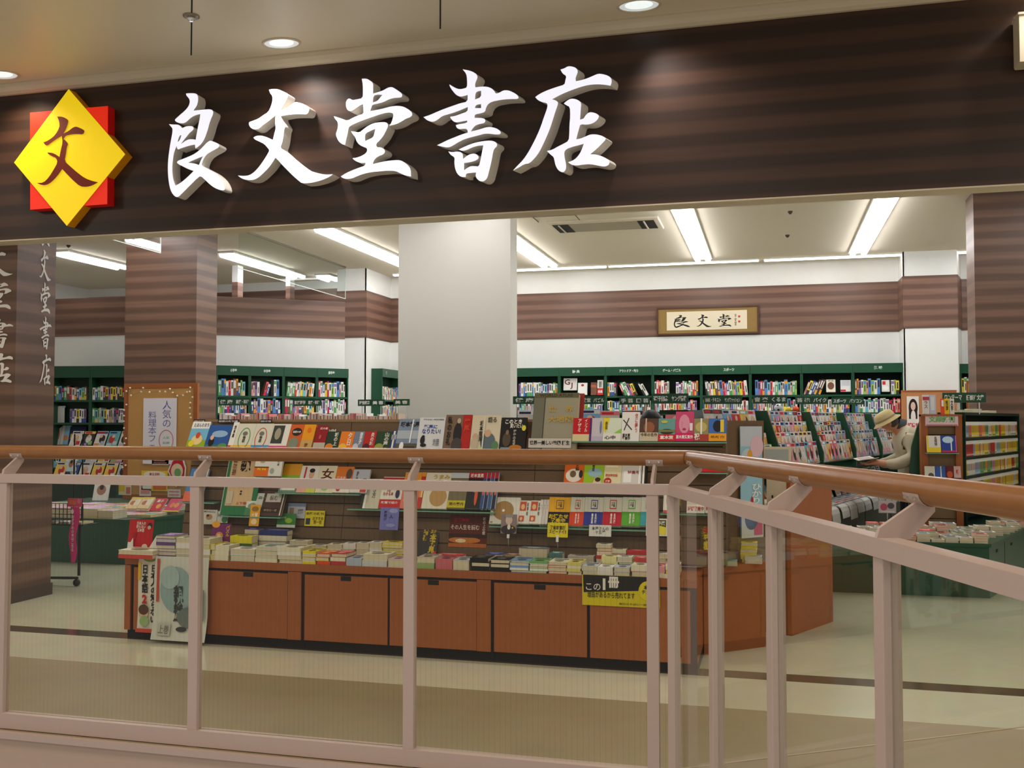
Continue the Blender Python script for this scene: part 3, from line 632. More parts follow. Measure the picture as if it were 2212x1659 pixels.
# slat wall, leaning back
SK = .2 / .94
SLX0, SLX1 = -4.16, -0.28
ang = math.atan(SK); SLEN = .908 / math.cos(ang)
def SL(px, py, off=0.0):
    d = ray(px, py); t = (6.35 - off + SK * (EYE - TZ)) / (d.y - SK * d.z); return EYEV + d * t
t = thing('slatwall_display', 'long brown slatted display wall standing along the front book table', 'display stand', (SLX0, 6.35, TZ + .032))
sl = MB(); L = SLX1 - SLX0; n = 11; st = SLEN / n
jx = [0, SL(741, 1130).x - SLX0, SL(1150, 1150).x - SLX0, L]
for k in range(n):
    for a, b in zip(jx[:-1], jx[1:]): sl.box(a + .002, b - .002, -.004, .012, k * st + .004, (k + 1) * st - .005, BROWN)
sl.build('slat_panel', t, rot=(-ang, 0, 0))
MB().box(0, L, .0, .03, 0, SLEN - .002, mat('slat_groove', (62, 46, 34), rough=.7)).box(0, L, .03, .14, 0, SLEN - .02, BROWN).build('back_panel', t, rot=(-ang, 0, 0))
MB().box(-.01, L + .004, -.008, .12, SLEN - .006, SLEN + .012, mat('slat_cap', (150, 120, 84), rough=.5, noise=.2)).build('top_cap', t, rot=(-ang, 0, 0))
ep = MB(); e0, e1 = Vector((SLX1 - .006, 6.745, 0)), Vector((-.046, 6.985, 0)); e = (e1 - e0); en = Vector((-e.y, e.x, 0)).normalized() * .03
ep.prism([(v - Vector((SLX0, 6.35, 0)))[:2] for v in (Vector((SLX1 - .02, 6.50, 0)), Vector((SLX1 + .0, 6.50, 0)), e0 + Vector((.01, 0.0, 0)), e0 + en)], -.030, .905, BROWN); ep.prism([(v - Vector((SLX0, 6.35, 0)))[:2] for v in (e0, e1, e1 + en, e0 + en)], -.030, .912, BROWN); ep.build('end_panel', t)
def shelf(px0, px1, py, label, dep=.13):
    a, b = SL(px0, py, dep), SL(px1, py, dep)
    MB().box(0, b.x - a.x, 0, dep - .024, -.008, 0, SHELFGLASS).build('glass_shelf', loc=(a.x, a.y, a.z - .001), label=label, cat='shelf', group='glass shelves of the slat wall')
shelf(384, 462, 1084, 'narrow glass shelf at the left end of the slat wall')
shelf(479, 606, 1114, 'glass shelf under the brown framed book and the green bordered poster')
shelf(594, 776, 1064, 'glass shelf carrying the row of five bright hardbacks')
shelf(750, 1068, 1099, 'glass shelf carrying the row ending in dark blue spines')
shelf(1056, 1400, 1136, 'glass shelf carrying the gold disc book and the striped colour volumes')
shelf(1426, 1560, 1109, 'glass shelf seen between the railing posts near the right end')
shelf(1213, 1396, 1054, 'glass shelf carrying the orange and lime paperbacks')
shelf(1480, 1572, 1020, 'short glass shelf just under the railing corner')
shelf(400, 1146, 979, 'long glass shelf just behind the wooden handrail')
shelf(1233, 1570, 953, 'glass shelf carrying the prize novels above the handrail')
K, Wt, Rd = (22, 20, 20), (240, 238, 230), (205, 25, 35)
FB = lambda px, py: SL(px, py, .118)
LASTX = {}
def fb(px0, px1, yb, yt, base, spec, label, t=.018, tilt=28, pl=FB):
    if yt < 905: tilt = min(tilt, 20)
    l = LASTX.get((yb, pl), -1)
    if px0 < l + .5 < px0 + 14: px0 = l + .5
    LASTX[(yb, pl)] = px1
    place_front('book', 'book', px0, px1, yb, yt, t, base, spec, label, pl, tilt)
G = lambda *a: ('r', *a)
# top row, left part (their feet are behind the handrail)
fb(397, 436, 979, 911, (120, 190, 225), [G(0, 1, .78, 1, (245, 245, 240)), ('t', 'えほんのまち', .1, .95, .83, .95, (60, 60, 120)), G(0, 1, 0, .42, (150, 180, 40)), ('e', .5, .42, .3, .16, (240, 215, 150)), ('e', .5, .56, .12, .1, (210, 80, 40)), ('e', .25, .3, .15, .1, (235, 215, 60))], 'picture book with white title band and green meadow, leftmost on the top row')
fb(434, 485, 979, 918, (38, 90, 165), [G(0, 1, 0, .3, (60, 120, 90)), ('e', .55, .68, .35, .12, (150, 190, 225)), ('e', .25, .4, .12, .16, (25, 22, 30)), ('e', .25, .55, .08, .09, (230, 190, 160)), ('e', .8, .25, .2, .1, (90, 150, 80))], 'picture book with deep blue sky and dark-haired figure, next to the meadow one')
fb(487, 499, 979, 912, Wt, [G(0, 1, 0, .25, (235, 190, 30)), G(0, .5, 0, .25, (205, 40, 40)), ('t', '絵\n本\n集', .3, .7, .5, .9, K)], 'narrow white book with yellow foot beside the green oval cover', .03)
fb(498, 537, 979, 915, (222, 222, 205), [G(0, 1, 0, .27, (235, 190, 30)), ('e', .5, .5, .33, .36, (70, 150, 70), .04), ('e', .5, .66, .14, .07, (120, 120, 110)), ('t', '物\n語', .42, .58, .36, .58, K)], 'white hardback with green oval outline and yellow foot')
fb(537, 575, 979, 915, (222, 222, 205), [G(0, 1, 0, .27, (60, 150, 200)), ('e', .45, .5, .33, .36, (205, 60, 40), .04), ('e', .45, .66, .14, .07, (120, 120, 110)), ('t', '物\n語', .37, .53, .36, .58, K)], 'white hardback with red oval outline and blue foot')
fb(574, 614, 979, 916, (235, 235, 228), [G(.05, .68, .33, .95, (62, 66, 60)), ('e', .36, .66, .17, .2, (165, 160, 140)), G(0, 1, 0, .25, (225, 60, 130)), ('t', '今の時代に', .1, .9, .1, .2, Wt)], 'white book with dark photograph and pink strip')
fb(613, 643, 979, 917, (214, 96, 42), [('e', .55, .74, .38, .14, (40, 32, 28)), ('t', '話題の本', .25, .85, .7, .78, Wt), ('e', .45, .34, .4, .2, (130, 140, 120)), G(.1, .9, .08, .2, (160, 160, 130))], 'orange book with black oval and grey stone')
fb(642, 669, 979, 917, (238, 160, 25), [G(0, 1, 0, .45, (205, 165, 100)), ('e', .5, .8, .16, .09, (240, 110, 40)), ('t', '旅\n人', .35, .65, .1, .35, (110, 60, 40))], 'amber book with sandy lower half on the top row')
fb(672, 697, 979, 919, (150, 22, 36), [G(0, 1, 0, .38, (190, 180, 165)), ('t', '紅の道', .3, .95, .85, .93, Wt), ('e', .45, .58, .1, .08, (190, 90, 80))], 'dark red book with grey lower third on the top row')
for px, cc, nm in ((699, (232, 232, 222), 'first'), (707, (226, 226, 220), 'second')):
    fb(px, px + 7, 979, 919, cc, [('t', '文\n芸', .3, .7, .5, .9, K)], f'thin white spine standing beside the dark red book, {nm} of two', .03, pl=lambda px, py: SL(px, py, .065))
for px0, px1, base, top, ch, nm in ((698, 727, (30, 62, 42), (225, 130, 40), '坂\nの\n上', 'dark green book with white title and orange corner'), (727, 757, (236, 128, 34), (245, 190, 60), '夕\n日', 'orange sunset book with white title'), (756, 779, (122, 134, 158), (200, 205, 210), '雲\n海', 'blue grey book with cloudy cover'), (778, 805, (188, 36, 34), (80, 30, 30), '炎\nの\n城', 'red book with white brush title'), (804, 838, (34, 66, 40), (150, 160, 70), '山\nの\n声', 'dark green book with two white title columns')):
    fb(px0, px1, 979, 932, base, [('e', .3, .25, .3, .2, top), ('t', ch, .55, .85, .35, .95, Wt), ('e', .75, .15, .18, .1, (210, 190, 60))], nm + ' in the top row', .022)
for j, (px, cc) in enumerate(((837, (40, 60, 120)), (841, Wt), (845, (50, 80, 150)))):
    fb(px, px + 4.5, 979, 931, cc, [('t', '春', .2, .8, .6, .85, Wt if j != 1 else K)], f'{cname(cc)} thin spine between the green title book and the grey landscape, {nth(j)} of three', .03)
fb(847, 897, 979, 905, (128, 146, 170), [G(0, 1, .42, .66, (176, 188, 200)), G(0, 1, 0, .28, (90, 86, 74)), ('t', '坂本龍馬', .08, .95, .76, .92, K, .04), G(.3, .9, .05, .2, (60, 56, 50)), G(.62, .68, .3, .98, (245, 248, 250)), ('e', .3, .2, .1, .12, (242, 244, 246))], 'magazine book with grey landscape cover and black title', .012)  # upright white bar paints glare into the cover colour
fb(898, 954, 979, 902, (226, 229, 234), [('t', '龍馬に', .2, .72, .68, .8, (40, 70, 160), .04), ('t', 'なりたい!', .14, .86, .54, .68, (40, 70, 160), .03), ('t', '歴史を歩く特別編集版', .15, .95, .92, .96, (90, 90, 95)), ('e', .2, .36, .09, .12, K), ('e', .22, .46, .06, .04, K), ('e', .25, .22, .12, .05, K), ('t', '全国\nの旅', .6, .85, .2, .4, (120, 120, 130))], 'white magazine book with blue title and black silhouette', .012)
fb(955, 1012, 979, 896, (128, 104, 84), [G(.66, 1, 0, 1, (190, 32, 28)), ('e', .5, .5, .16, .3, (36, 32, 34)), ('e', .52, .84, .07, .07, (200, 180, 160)), ('e', .5, .2, .2, .2, (74, 66, 66)), ('t', '私\nの\nお\n礼', .08, .26, .2, .95, K, .03), ('t', '龍\n馬', .72, .95, .55, .9, (225, 70, 40), .03)], 'brown and red magazine book with standing figure in black', .012)
fb(1013, 1076, 979, 897, (226, 216, 190), [G(.05, .9, .0, .18, (205, 212, 160)), ('e', .6, .3, .26, .24, (98, 116, 124)), ('e', .58, .52, .11, .1, (216, 180, 145)), ('e', .16, .42, .1, .1, (214, 178, 145)), ('e', .15, .25, .13, .16, (205, 190, 165)), ('e', .86, .2, .12, .12, (96, 138, 96)), ('t', '坂\n本\n龍\n馬', .28, .4, .3, .85, K, .02), ('t', '語る', .55, .85, .8, .95, (70, 70, 50)), G(.42, .46, .1, .95, (238, 232, 212))], 'cream magazine book with painted seated figures', .012)
fb(1077, 1133, 979, 902, (26, 24, 24), [('t', 'このとき', .15, .8, .82, .95, Wt, .03), ('t', '買いたい', .35, .85, .7, .82, Wt, .02), ('e', .26, .38, .16, .2, (86, 72, 58)), ('e', .27, .58, .06, .07, (140, 112, 90)), ('t', '歴\n史\nの\n名\n言', .5, .62, .2, .65, (200, 195, 180)), ('e', .9, .7, .08, .08, (235, 220, 60)), ('e', .62, .15, .25, .08, (190, 120, 40)), G(.05, .4, .05, .16, (130, 150, 160))], 'black magazine book with white title and yellow dot', .012)
fb(1134, 1143, 979, 912, (74, 52, 38), [], 'dark brown spine wedged beside the grey atlas', .03)
# the atlas in its slip case, with its sign
AT = (160, 156, 134)
fb(1145, 1243, 973, 849, AT, [G(0, .24, 0, 1, (118, 116, 100)), G(.24, .26, 0, 1, (70, 68, 60)), G(0, 1, .92, 1, (104, 100, 74)), ('t', 'WORLD ATLAS', .12, .86, .93, .985, (64, 60, 40)), ('t', '世　界', .34, .9, .66, .77, (190, 160, 80), .03), ('t', '大地図', .34, .9, .48, .6, (190, 160, 80), .03)], 'large grey atlas with gold title, tallest book on the slat wall', .05, tilt=22)
fb(1236, 1256, 955, 850, (150, 44, 40), [], 'dark red board standing behind the right edge of the grey atlas', .01, tilt=22, pl=lambda px, py: SL(px, py, .05))
place_front('display_card', 'sign card', 1141, 1233, 967, 947, .006, (214, 208, 200), [('t', '世界一美しい地図 誕生', .03, .97, .28, .78, K, .035)], 'grey title card at the foot of the grey atlas', lambda px, py: SL(px, py, .150), 10, pages=False)
# top row, right part
row = [(1236, 1276, 903, (200, 22, 34), [G(0, 1, 0, .3, (222, 208, 160)), ('t', 'イ\nン\nフ\nル', .62, .78, .4, .95, Wt), ('t', 'ア\nザ\nミ', .25, .45, .4, .95, Wt), G(.9, 1, 0, 1, (80, 40, 120))], 'red novel with white title and cream foot'),
 (1275, 1301, 903, (206, 200, 208), [('e', .8, .6, .1, .28, (120, 126, 160)), G(0, 1, 0, .2, (190, 182, 204))], 'pale lilac novel'),
 (1300, 1341, 903, (220, 232, 210), [('p', (236, 214, 40), [(0, 1), (.35, 1), (.15, .35), (0, .5)]), ('p', (150, 205, 90), [(.6, .35), (1, .55), (1, .35)]), G(0, 1, 0, .33, (236, 234, 226)), ('t', '赤\n目', .1, .25, .5, .85, K), ('t', '心中', .1, .7, .08, .24, K)], 'white novel with yellow and green wedges'),
 (1341, 1380, 890, (234, 232, 228), [('p', (60, 56, 60), [(.05, .72), (.1, .74), (.6, .4), (.56, .37)]), ('p', (60, 56, 60), [(.12, .38), (.16, .36), (.42, .78), (.37, .8)]), ('t', '空\nに\n舞\nう', .74, .9, .3, .95, (190, 60, 60)), ('t', '直木賞\n受賞作', .06, .5, .04, .26, K, .03)], 'tall white novel with black crossed strokes'),
 (1381, 1421, 904, (88, 62, 52), [('e', .5, .6, .3, .25, (150, 92, 62)), G(0, 1, 0, .38, (205, 192, 165)), ('t', '今年の名作', .05, .95, .2, .36, (60, 40, 30)), G(.3, .38, .4, 1, (200, 180, 160))], 'dark brown novel with beige band'),
 (1420, 1458, 904, (104, 160, 156), [('e', .5, .42, .4, .12, (52, 44, 42)), G(0, 1, .4, .5, (120, 130, 80)), ('e', .35, .85, .2, .06, (200, 190, 80)), G(0, 1, 0, .3, (205, 36, 40)), ('t', '直木賞', .1, .9, .08, .24, Wt, .04)], 'teal novel with red prize band'),
 (1457, 1498, 889, (204, 70, 116), [('e', .48, .58, .3, .32, (228, 150, 175)), ('e', .48, .4, .1, .04, (170, 50, 90)), G(.35, .36, .45, .65, (190, 80, 120)), G(0, 1, 0, .27, (214, 26, 96)), ('t', '直木賞受賞作', .04, .96, .08, .2, Wt, .03), G(.78, .94, .35, .6, (238, 226, 230))], 'tall magenta novel with pale face and prize band'),
 (1497, 1530, 904, (150, 140, 92), [('e', .5, .62, .4, .22, (196, 180, 110)), G(0, 1, 0, .3, (170, 60, 50)), ('t', '祝', .02, .4, .05, .35, Wt, .03), G(.45, .56, .3, 1, (246, 246, 240))], 'olive novel with white glare streak'),
 (1529, 1569, 904, (60, 110, 190), [('e', .5, .66, .26, .26, (24, 26, 40)), G(.66, .86, .4, .95, (236, 200, 40)), G(0, 1, 0, .34, (232, 160, 30)), ('t', '最新作', .1, .9, .12, .24, (160, 90, 10))], 'blue novel with black figure and orange band')]
for a, b, yt, base, sp, nm in row: fb(a, b, 953, yt, base, sp, nm + ' on the shelf above the handrail', .02)
# second level
fb(530, 552, 1030, 975, (60, 110, 60), [], 'green board edge behind the orange and white book', .008, pl=lambda px, py: SL(px, py, .02))
place_front('display_poster', 'poster', 474, 548, 1112, 972, .008, (40, 122, 74), [G(.1, .86, .14, .97, (216, 184, 140)), G(0, .015, 0, 1, (220, 230, 220)), ('t', '親', .38, .68, .66, .84, K, .05), ('t', '鸞', .4, .64, .42, .54, K, .03), ('e', .52, .36, .03, .014, K), ('e', .52, .32, .03, .014, K), G(.14, .3, .17, .36, (206, 196, 170)), ('t', '上下巻', .42, .74, .16, .2, (190, 40, 30)), ('t', '話題\nの大\n長編', .16, .27, .6, .9, (110, 60, 50))], 'green bordered poster with large black title, standing on the slat wall', lambda px, py: SL(px, py, .10), 18, pages=False)
def fb2(*a, **k): fb(*a, **k)
fb(547, 578, 1028, 985, (226, 222, 206), [G(0, 1, 0, .45, (226, 110, 30)), ('t', '新刊', .2, .8, .28, .4, (240, 220, 60)), ('e', .5, .78, .2, .12, (170, 170, 160)), G(0, 1, .42, .46, K)], 'white and orange book in front of the green bordered poster', .02, 18, pl=lambda px, py: SL(px, py, .155))
fb(577, 606, 1028, 985, (218, 220, 212), [('t', '旅\nの\n本', .6, .8, .5, .95, (80, 80, 90)), ('e', .3, .25, .16, .14, (160, 170, 150))], 'pale book right of the white and orange one', .02, 18, pl=lambda px, py: SL(px, py, .155))
fb(600, 639, 1064, 1002, (140, 190, 70), [G(0, 1, .6, 1, (226, 160, 50)), G(0, 1, 0, .22, (110, 140, 130)), ('t', '10の法則', .25, .95, .36, .5, (30, 60, 30), .02), G(.1, .9, .08, .16, (230, 232, 220))], 'lime and orange hardback, first of the row of five')
fb(637, 679, 1064, 1006, (232, 228, 220), [('e', .62, .68, .14, .17, (216, 170, 140)), ('e', .62, .82, .15, .08, (30, 26, 26)), ('e', .62, .42, .22, .12, (70, 66, 80)), G(.22, .3, .3, .95, (200, 40, 50)), G(0, .5, 0, .2, (232, 170, 150)), G(.5, 1, 0, .22, (205, 210, 80))], 'white hardback with portrait photograph, second of the row of five')
fb(677, 717, 1064, 1006, (226, 220, 190), [('t', '女', .15, .85, .5, .9, (96, 34, 30), .02), ('e', .5, .18, .2, .1, (150, 200, 130))], 'cream hardback with one large brown character, third of the row of five')
fb(715, 754, 1064, 1008, (226, 122, 44), [('e', .78, .72, .18, .2, (96, 76, 66)), ('t', '働き方', .1, .6, .5, .62, Wt), G(0, 1, 0, .3, (232, 228, 220)), ('e', .3, .14, .12, .1, (190, 60, 50))], 'orange hardback with grey figure, fourth of the row of five')
fb(751, 791, 1064, 1014, (188, 194, 204), [('e', .75, .4, .25, .22, (90, 120, 176)), ('t', '静\nか', .2, .34, .5, .92, (90, 90, 110)), G(0, 1, 0, .22, (226, 222, 220)), G(.6, .95, .02, .2, (200, 60, 60))], 'blue grey hardback, last of the row of five')
fb(393, 432, 1083, 1012, (66, 136, 200), [G(0, 1, 0, .3, (226, 110, 84)), G(.92, 1, 0, 1, (226, 224, 210))], 'blue and coral book behind the second railing post', .02)
fb(526, 571, 1112, 1065, (212, 220, 214), [('p', (70, 130, 90), [(0, 0), (.55, 0), (.2, .3), (0, .35)]), ('e', .3, .4, .2, .14, (130, 150, 130)), ('t', '森へ', .5, .9, .72, .86, (110, 130, 120))], 'white book with green corner on the lower left shelf')
fb(560, 607, 1113, 1061, (76, 48, 42), [G(.12, .82, .55, .9, (206, 200, 192)), ('t', '読む', .3, .66, .62, .82, (90, 90, 90)), G(.1, .8, .12, .3, (46, 30, 28)), ('t', '特別な一冊', .15, .75, .16, .26, (170, 140, 120)), G(.9, .95, 0, 1, (225, 220, 210))], 'dark brown framed book on the lower left shelf')
row = [(776, 816, 1034, (206, 202, 182), [('t', '生\nき\n方', .55, .75, .35, .9, (60, 70, 50)), G(.16, .28, 0, .98, (246, 246, 240)), G(0, .16, 0, .6, (40, 52, 44))], 'pale olive book with dark title, first on the shelf'),
 (814, 862, 1030, (232, 228, 218), [G(0, 1, .82, .98, (190, 40, 44)), ('t', 'のひみつ', .15, .85, .66, .8, K), ('t', '3倍\nわかる本', .12, .6, .4, .64, (170, 40, 40), .02), ('e', .8, .46, .1, .14, (40, 40, 90)), G(0, 1, 0, .28, (200, 30, 36)), ('t', '新聞で紹介', .1, .9, .14, .22, Wt)], 'white book with black text and red foot'),
 (857, 899, 1020, (226, 150, 50), [G(0, 1, 0, .5, (226, 120, 110)), G(.16, .24, .2, .9, (248, 246, 240))], 'orange and coral book left of the third railing post'),
 (893, 908, 1020, (232, 150, 40), [G(0, 1, .72, .88, (196, 40, 30)), G(0, 1, 0, .3, (200, 50, 46)), G(.6, .8, .3, .7, (246, 246, 240))], 'amber book with red stripes'),
 (909, 964, 1021, (228, 222, 204), [('e', .6, .32, .34, .26, (190, 150, 92)), ('e', .56, .62, .1, .18, (196, 160, 104)), ('t', 'うまみ', .3, .95, .82, .94, (190, 160, 60), .02)], 'cream book with tan robed figure'),
 (956, 1003, 1021, (120, 112, 84), [('t', '坂本龍', .1, .95, .86, .96, (190, 50, 40)), ('t', '歩く', .35, .7, .6, .7, (210, 205, 180)), G(0, 1, .02, .22, (206, 190, 30)), ('t', '旅の案内', .1, .9, .08, .17, (60, 50, 20)), G(0, 1, .84, .99, (200, 206, 214))], 'olive book with yellow foot'),
 (994, 1037, 1021, (34, 34, 34), [('e', .5, .56, .16, .12, (226, 110, 70)), ('e', .62, .34, .1, .26, (220, 96, 60)), ('e', .4, .68, .1, .05, (236, 180, 140)), G(0, 1, .84, 1, (190, 40, 60)), ('t', '坂本直柔', .1, .95, .86, .97, Wt)], 'black book with orange bird shape')]
for a, b, yt, base, sp, nm in row: fb(a, b, 1098, yt, base, sp, nm + ' on the middle shelf', .02)
for j in range(4):
    a = 1035 + j * 8.6
    fb(a, a + 8.4, 1099, 1021, [(52, 84, 140), (40, 44, 90), (60, 100, 150), (36, 40, 70)][j], [G(0, 1, .84, 1, (190, 40, 60)), ('e', .5, .5, .3, .14, (226, 110, 80)), G(.86, 1, 0, 1, (170, 190, 210))], f'dark blue spine beside the orange bird book, {nth(j)} of four', .03)
fb(1056, 1118, 1131, 1074, (228, 226, 216), [('e', .45, .5, .36, .36, (170, 132, 78)), ('e', .45, .5, .05, .05, (240, 240, 236)), G(.04, .12, .04, .08, (150, 130, 60))], 'white square book with a gold disc', .02)
for a, b, nm in ((1105, 1142, 'first'), (1135, 1167, 'second')):
    fb(a, b, 1131, 1081, (234, 230, 222), [G(.02, .6, .55, .95, (206, 84, 50)), ('e', .3, .72, .18, .12, (236, 190, 140)), G(.02, .5, .1, .34, (214, 90, 56)), ('e', .25, .2, .12, .08, (240, 210, 170)), ('t', '料\n理\n帖', .68, .82, .35, .9, K)], f'white cookery book with red food photographs, {nm} of two', .02)
for j in range(3): fb(1163 + j * 6.4, 1169 + j * 6.4, 1132, 1079, (222, 212, 210), [('t', '食', .3, .7, .6, .8, (120, 90, 90))], f'pale pink thick spine left of the amber volume, {nth(j)} of three', .05)
vols = [(1181, 1228, (240, 178, 24), K, 'amber volume with black and yellow foot'), (1226, 1259, (222, 220, 206), (222, 70, 36), 'white volume with vermilion foot'), (1257, 1300, (222, 220, 206), (48, 56, 150), 'white volume with blue foot'), (1299, 1341, (222, 220, 206), (196, 22, 50), 'white volume with crimson foot'), (1340, 1382, (222, 222, 206), (92, 172, 50), 'white volume with green foot'), (1380, 1414, (222, 222, 212), (60, 164, 176), 'white volume with teal foot')]
for j, (a, b, base, foot, nm) in enumerate(vols):
    fc = foot if foot != K else (120, 100, 60)
    sp = [G(0, 1, 0, .48, foot), G(.34, .70, .58, .9, fc), G(.37, .67, .61, .87, base), ('t', '十五\n選集', .42, .62, .64, .84, (70, 70, 60))]
    if foot == K: sp += [('t', 'お待たせ\n発売中', .05, .95, .1, .4, (236, 200, 30), .03)]
    else: sp += [('t', '書\n店\n員', .4, .52, .06, .42, Wt), ('t', '名\n作\n選', .58, .7, .06, .42, Wt)]
    fb(a, b, 1135, 1074, base, sp, nm + ' in the colour coded set', .03)
fb(1432, 1453, 1108, 1060, (230, 226, 216), [('e', .5, .6, .2, .3, (180, 150, 120)), G(0, 1, 0, .12, (200, 80, 70))], 'white book between the railing posts right of the teal volume')
fb(1483, 1522, 1108, 1072, (224, 214, 200), [G(0, 1, 0, .5, (236, 234, 228)), ('t', '好評発売中', .05, .95, .12, .4, Rd, .03)], 'white book with red text seen through the angled glass, nearer the post')
fb(1523, 1560, 1108, 1074, (216, 206, 196), [G(0, 1, 0, .5, (236, 234, 228)), ('t', '映画原作', .05, .95, .12, .4, Rd, .03)], 'white book with red text seen through the angled glass, further right')
fb(1216, 1258, 1054, 994, (224, 104, 34), [('e', .5, .45, .42, .24, (232, 226, 214)), ('e', .45, .5, .16, .12, (110, 90, 60)), ('t', '犬\nと\n猫', .55, .75, .62, .97, K), ('e', .86, .5, .1, .14, (50, 40, 40)), G(0, 1, 0, .12, (226, 110, 40))], 'orange paperback with white dog, under the handrail')
fb(1252, 1302, 1054, 994, (156, 196, 44), [('e', .55, .55, .36, .16, (150, 186, 196)), ('t', '猫\n物\n語', .4, .52, .6, .97, K), ('e', .7, .2, .2, .2, (226, 200, 170)), ('e', .72, .3, .14, .08, (60, 44, 36))], 'lime paperback with blue cat, under the handrail')
fb(1295, 1340, 1054, 994, (226, 216, 176), [('e', .24, .24, .22, .13, (186, 50, 40)), ('t', '好評', .12, .36, .2, .28, Wt), G(.1, .8, .72, .9, (240, 232, 200)), ('t', '限定特別版', .1, .8, .4, .5, (190, 60, 50))], 'cream magazine with a red seal, under the handrail', .01)
fb(1336, 1384, 1054, 994, (214, 210, 204), [G(.1, .5, .2, .6, (242, 242, 240)), ('t', '特集号', .3, .9, .5, .62, (150, 60, 60)), G(.86, .94, 0, 1, (250, 250, 248))], 'pale grey magazine with white glare, under the handrail', .01)
for j in range(3): fb(1381 + j * 5, 1385.5 + j * 5, 1054, 994, K if j != 1 else Wt, [], f'{"black" if j != 1 else "white"} thin spine right of the pale grey magazine, {nth(j)} of three', .03)
fb(1497, 1572, 1019, 992, (196, 24, 34), [('t', '人気シリーズ', .1, .9, .3, .7, Wt, .03), G(0, .1, 0, 1, (236, 230, 224))], 'red and white book lying just under the railing corner', .02)
# cards, notes and small posters hung on the slat wall
def card(px0, px1, yb, yt, base, spec, label, off=.03, tilt=12, th=.003, nm='display_card', rz=0, stem=0):
    o = place_front(nm, 'sign card' if nm == 'display_card' else 'poster', px0, px1, yb, yt, th, base, spec, label, lambda x, y: SL(x, y, off), tilt, pages=False)
    if stem:
        w_ = o.dimensions.x / 2; zl_ = TZ + .13 - o.location.z
        MB().tube([(w_, .005, .01), (w_, .005, -.02), (w_, .005 + .02, zl_)], .0022, CHROME, 6).box(w_ - .008, w_ + .008, -.002, .006, -.03, .012, PAPER).build('stem', o)
card(657, 699, 1136, 1103, (232, 214, 24), [('t', '話題の新刊', .05, .95, .72, .9, (110, 90, 20), .03), G(.06, .28, .1, .5, (50, 56, 80)), ('t', 'おすすめ\n第一位', .4, .95, .15, .6, (120, 100, 30))], 'yellow notice card with small photograph on the slat wall')
card(819, 859, 1144, 1096, (118, 124, 196), [('e', .7, .85, .24, .1, (160, 166, 220)), ('t', '夜\n明\nけ', .2, .36, .4, .85, (40, 40, 90)), ('t', '人', .5, .7, .5, .68, (40, 40, 90)), ('e', .6, .2, .25, .08, (146, 152, 212))], 'lilac blue card hanging under the middle shelf', .135)
card(597, 637, 1139, 1109, (60, 138, 66), [('e', .62, .5, .2, .18, (160, 200, 60)), G(0, 1, 0, .2, (222, 226, 214)), ('t', '緑の本', .1, .5, .6, .8, (200, 220, 160))], 'green card with white foot below the brown framed book', .06)
card(620, 658, 1119, 1087, (190, 192, 202), [G(0, 1, .78, 1, (120, 140, 176)), G(.1, .35, .3, .7, (150, 120, 110)), ('t', '暦', .55, .9, .3, .6, (120, 120, 140))], 'pale grey blue card beside the green one')
card(537, 558, 1136, 1090, (238, 172, 36), [('e', .5, .8, .35, .12, (160, 120, 40)), ('t', '大賞', .15, .85, .4, .62, (250, 240, 220), .03), ('e', .5, .2, .3, .14, (250, 220, 170))], 'tall orange card below the dark brown framed book', .125)
card(434, 466, 1132, 1101, (226, 224, 210), [('e', .5, .5, .22, .2, (190, 150, 110)), ('e', .4, .6, .1, .08, (60, 50, 50)), ('t', '和の心', .1, .9, .8, .92, (110, 100, 90))], 'white drawing card right of the second railing post', .07)
card(464, 491, 1129, 1104, (222, 226, 214), [('e', .75, .3, .24, .3, (70, 140, 84)), ('t', '新', .2, .5, .5, .8, (120, 120, 110))], 'small white card with green corner next to the drawing card', .06)
card(968, 1050, 1181, 1113, (104, 34, 20), [G(0, 1, 0, .12, (196, 110, 40)), ('e', .42, .22, .42, .1, (214, 130, 50)), ('e', .32, .2, .14, .06, (246, 226, 180)), G(0, 1, .3, .42, (60, 26, 20)), ('t', '名著復刊', .12, .5, .78, .92, (196, 30, 20), .03), ('t', 'その人生を読む', .04, .8, .54, .7, (236, 220, 200)), ('t', '坂\nの\n上\nの\n雲', .88, .96, .4, .95, (236, 226, 210))], 'dark red sunset poster on the lower slat wall', .015, nm='display_poster')
card(1081, 1115, 1152, 1111, (150, 130, 130), [('e', .5, .7, .22, .24, (226, 200, 186)), ('e', .5, .92, .26, .09, (160, 156, 160)), ('e', .5, .2, .48, .24, (56, 44, 50)), ('e', .52, .34, .1, .14, (238, 236, 230)), ('e', .75, .3, .06, .05, (220, 190, 40))], 'small portrait card on a thin clear stem', .16, stem=1196)
card(1182, 1226, 1160, 1129, (238, 218, 30), [('t', '発売即重版\nスピードイ!!', .08, .92, .25, .8, (80, 66, 20), .03)], 'yellow card on a thin stem under the amber volume', .16, stem=1196)
card(1272, 1320, 1158, 1134, (230, 230, 226), [('t', '本屋さんの\n十五選', .12, .88, .2, .85, (90, 80, 80), .02)], 'white card under the blue and crimson volumes', .15)
card(1395, 1441, 1157, 1120, (240, 240, 230), [G(.05, .95, .08, .92, (92, 92, 40)), ('p', (236, 224, 60), [(.05, .08), (.95, .08), (.95, .5), (.05, .75)]), ('t', '特選', .5, .9, .6, .85, Wt)], 'white edged yellow and black card behind the corner posts', .15)
card(423, 463, 994, 986, (236, 236, 232), [('t', '今月のおすすめ', .05, .95, .25, .75, (190, 60, 60), .02)], 'slim white label strip just under the handrail', .13)
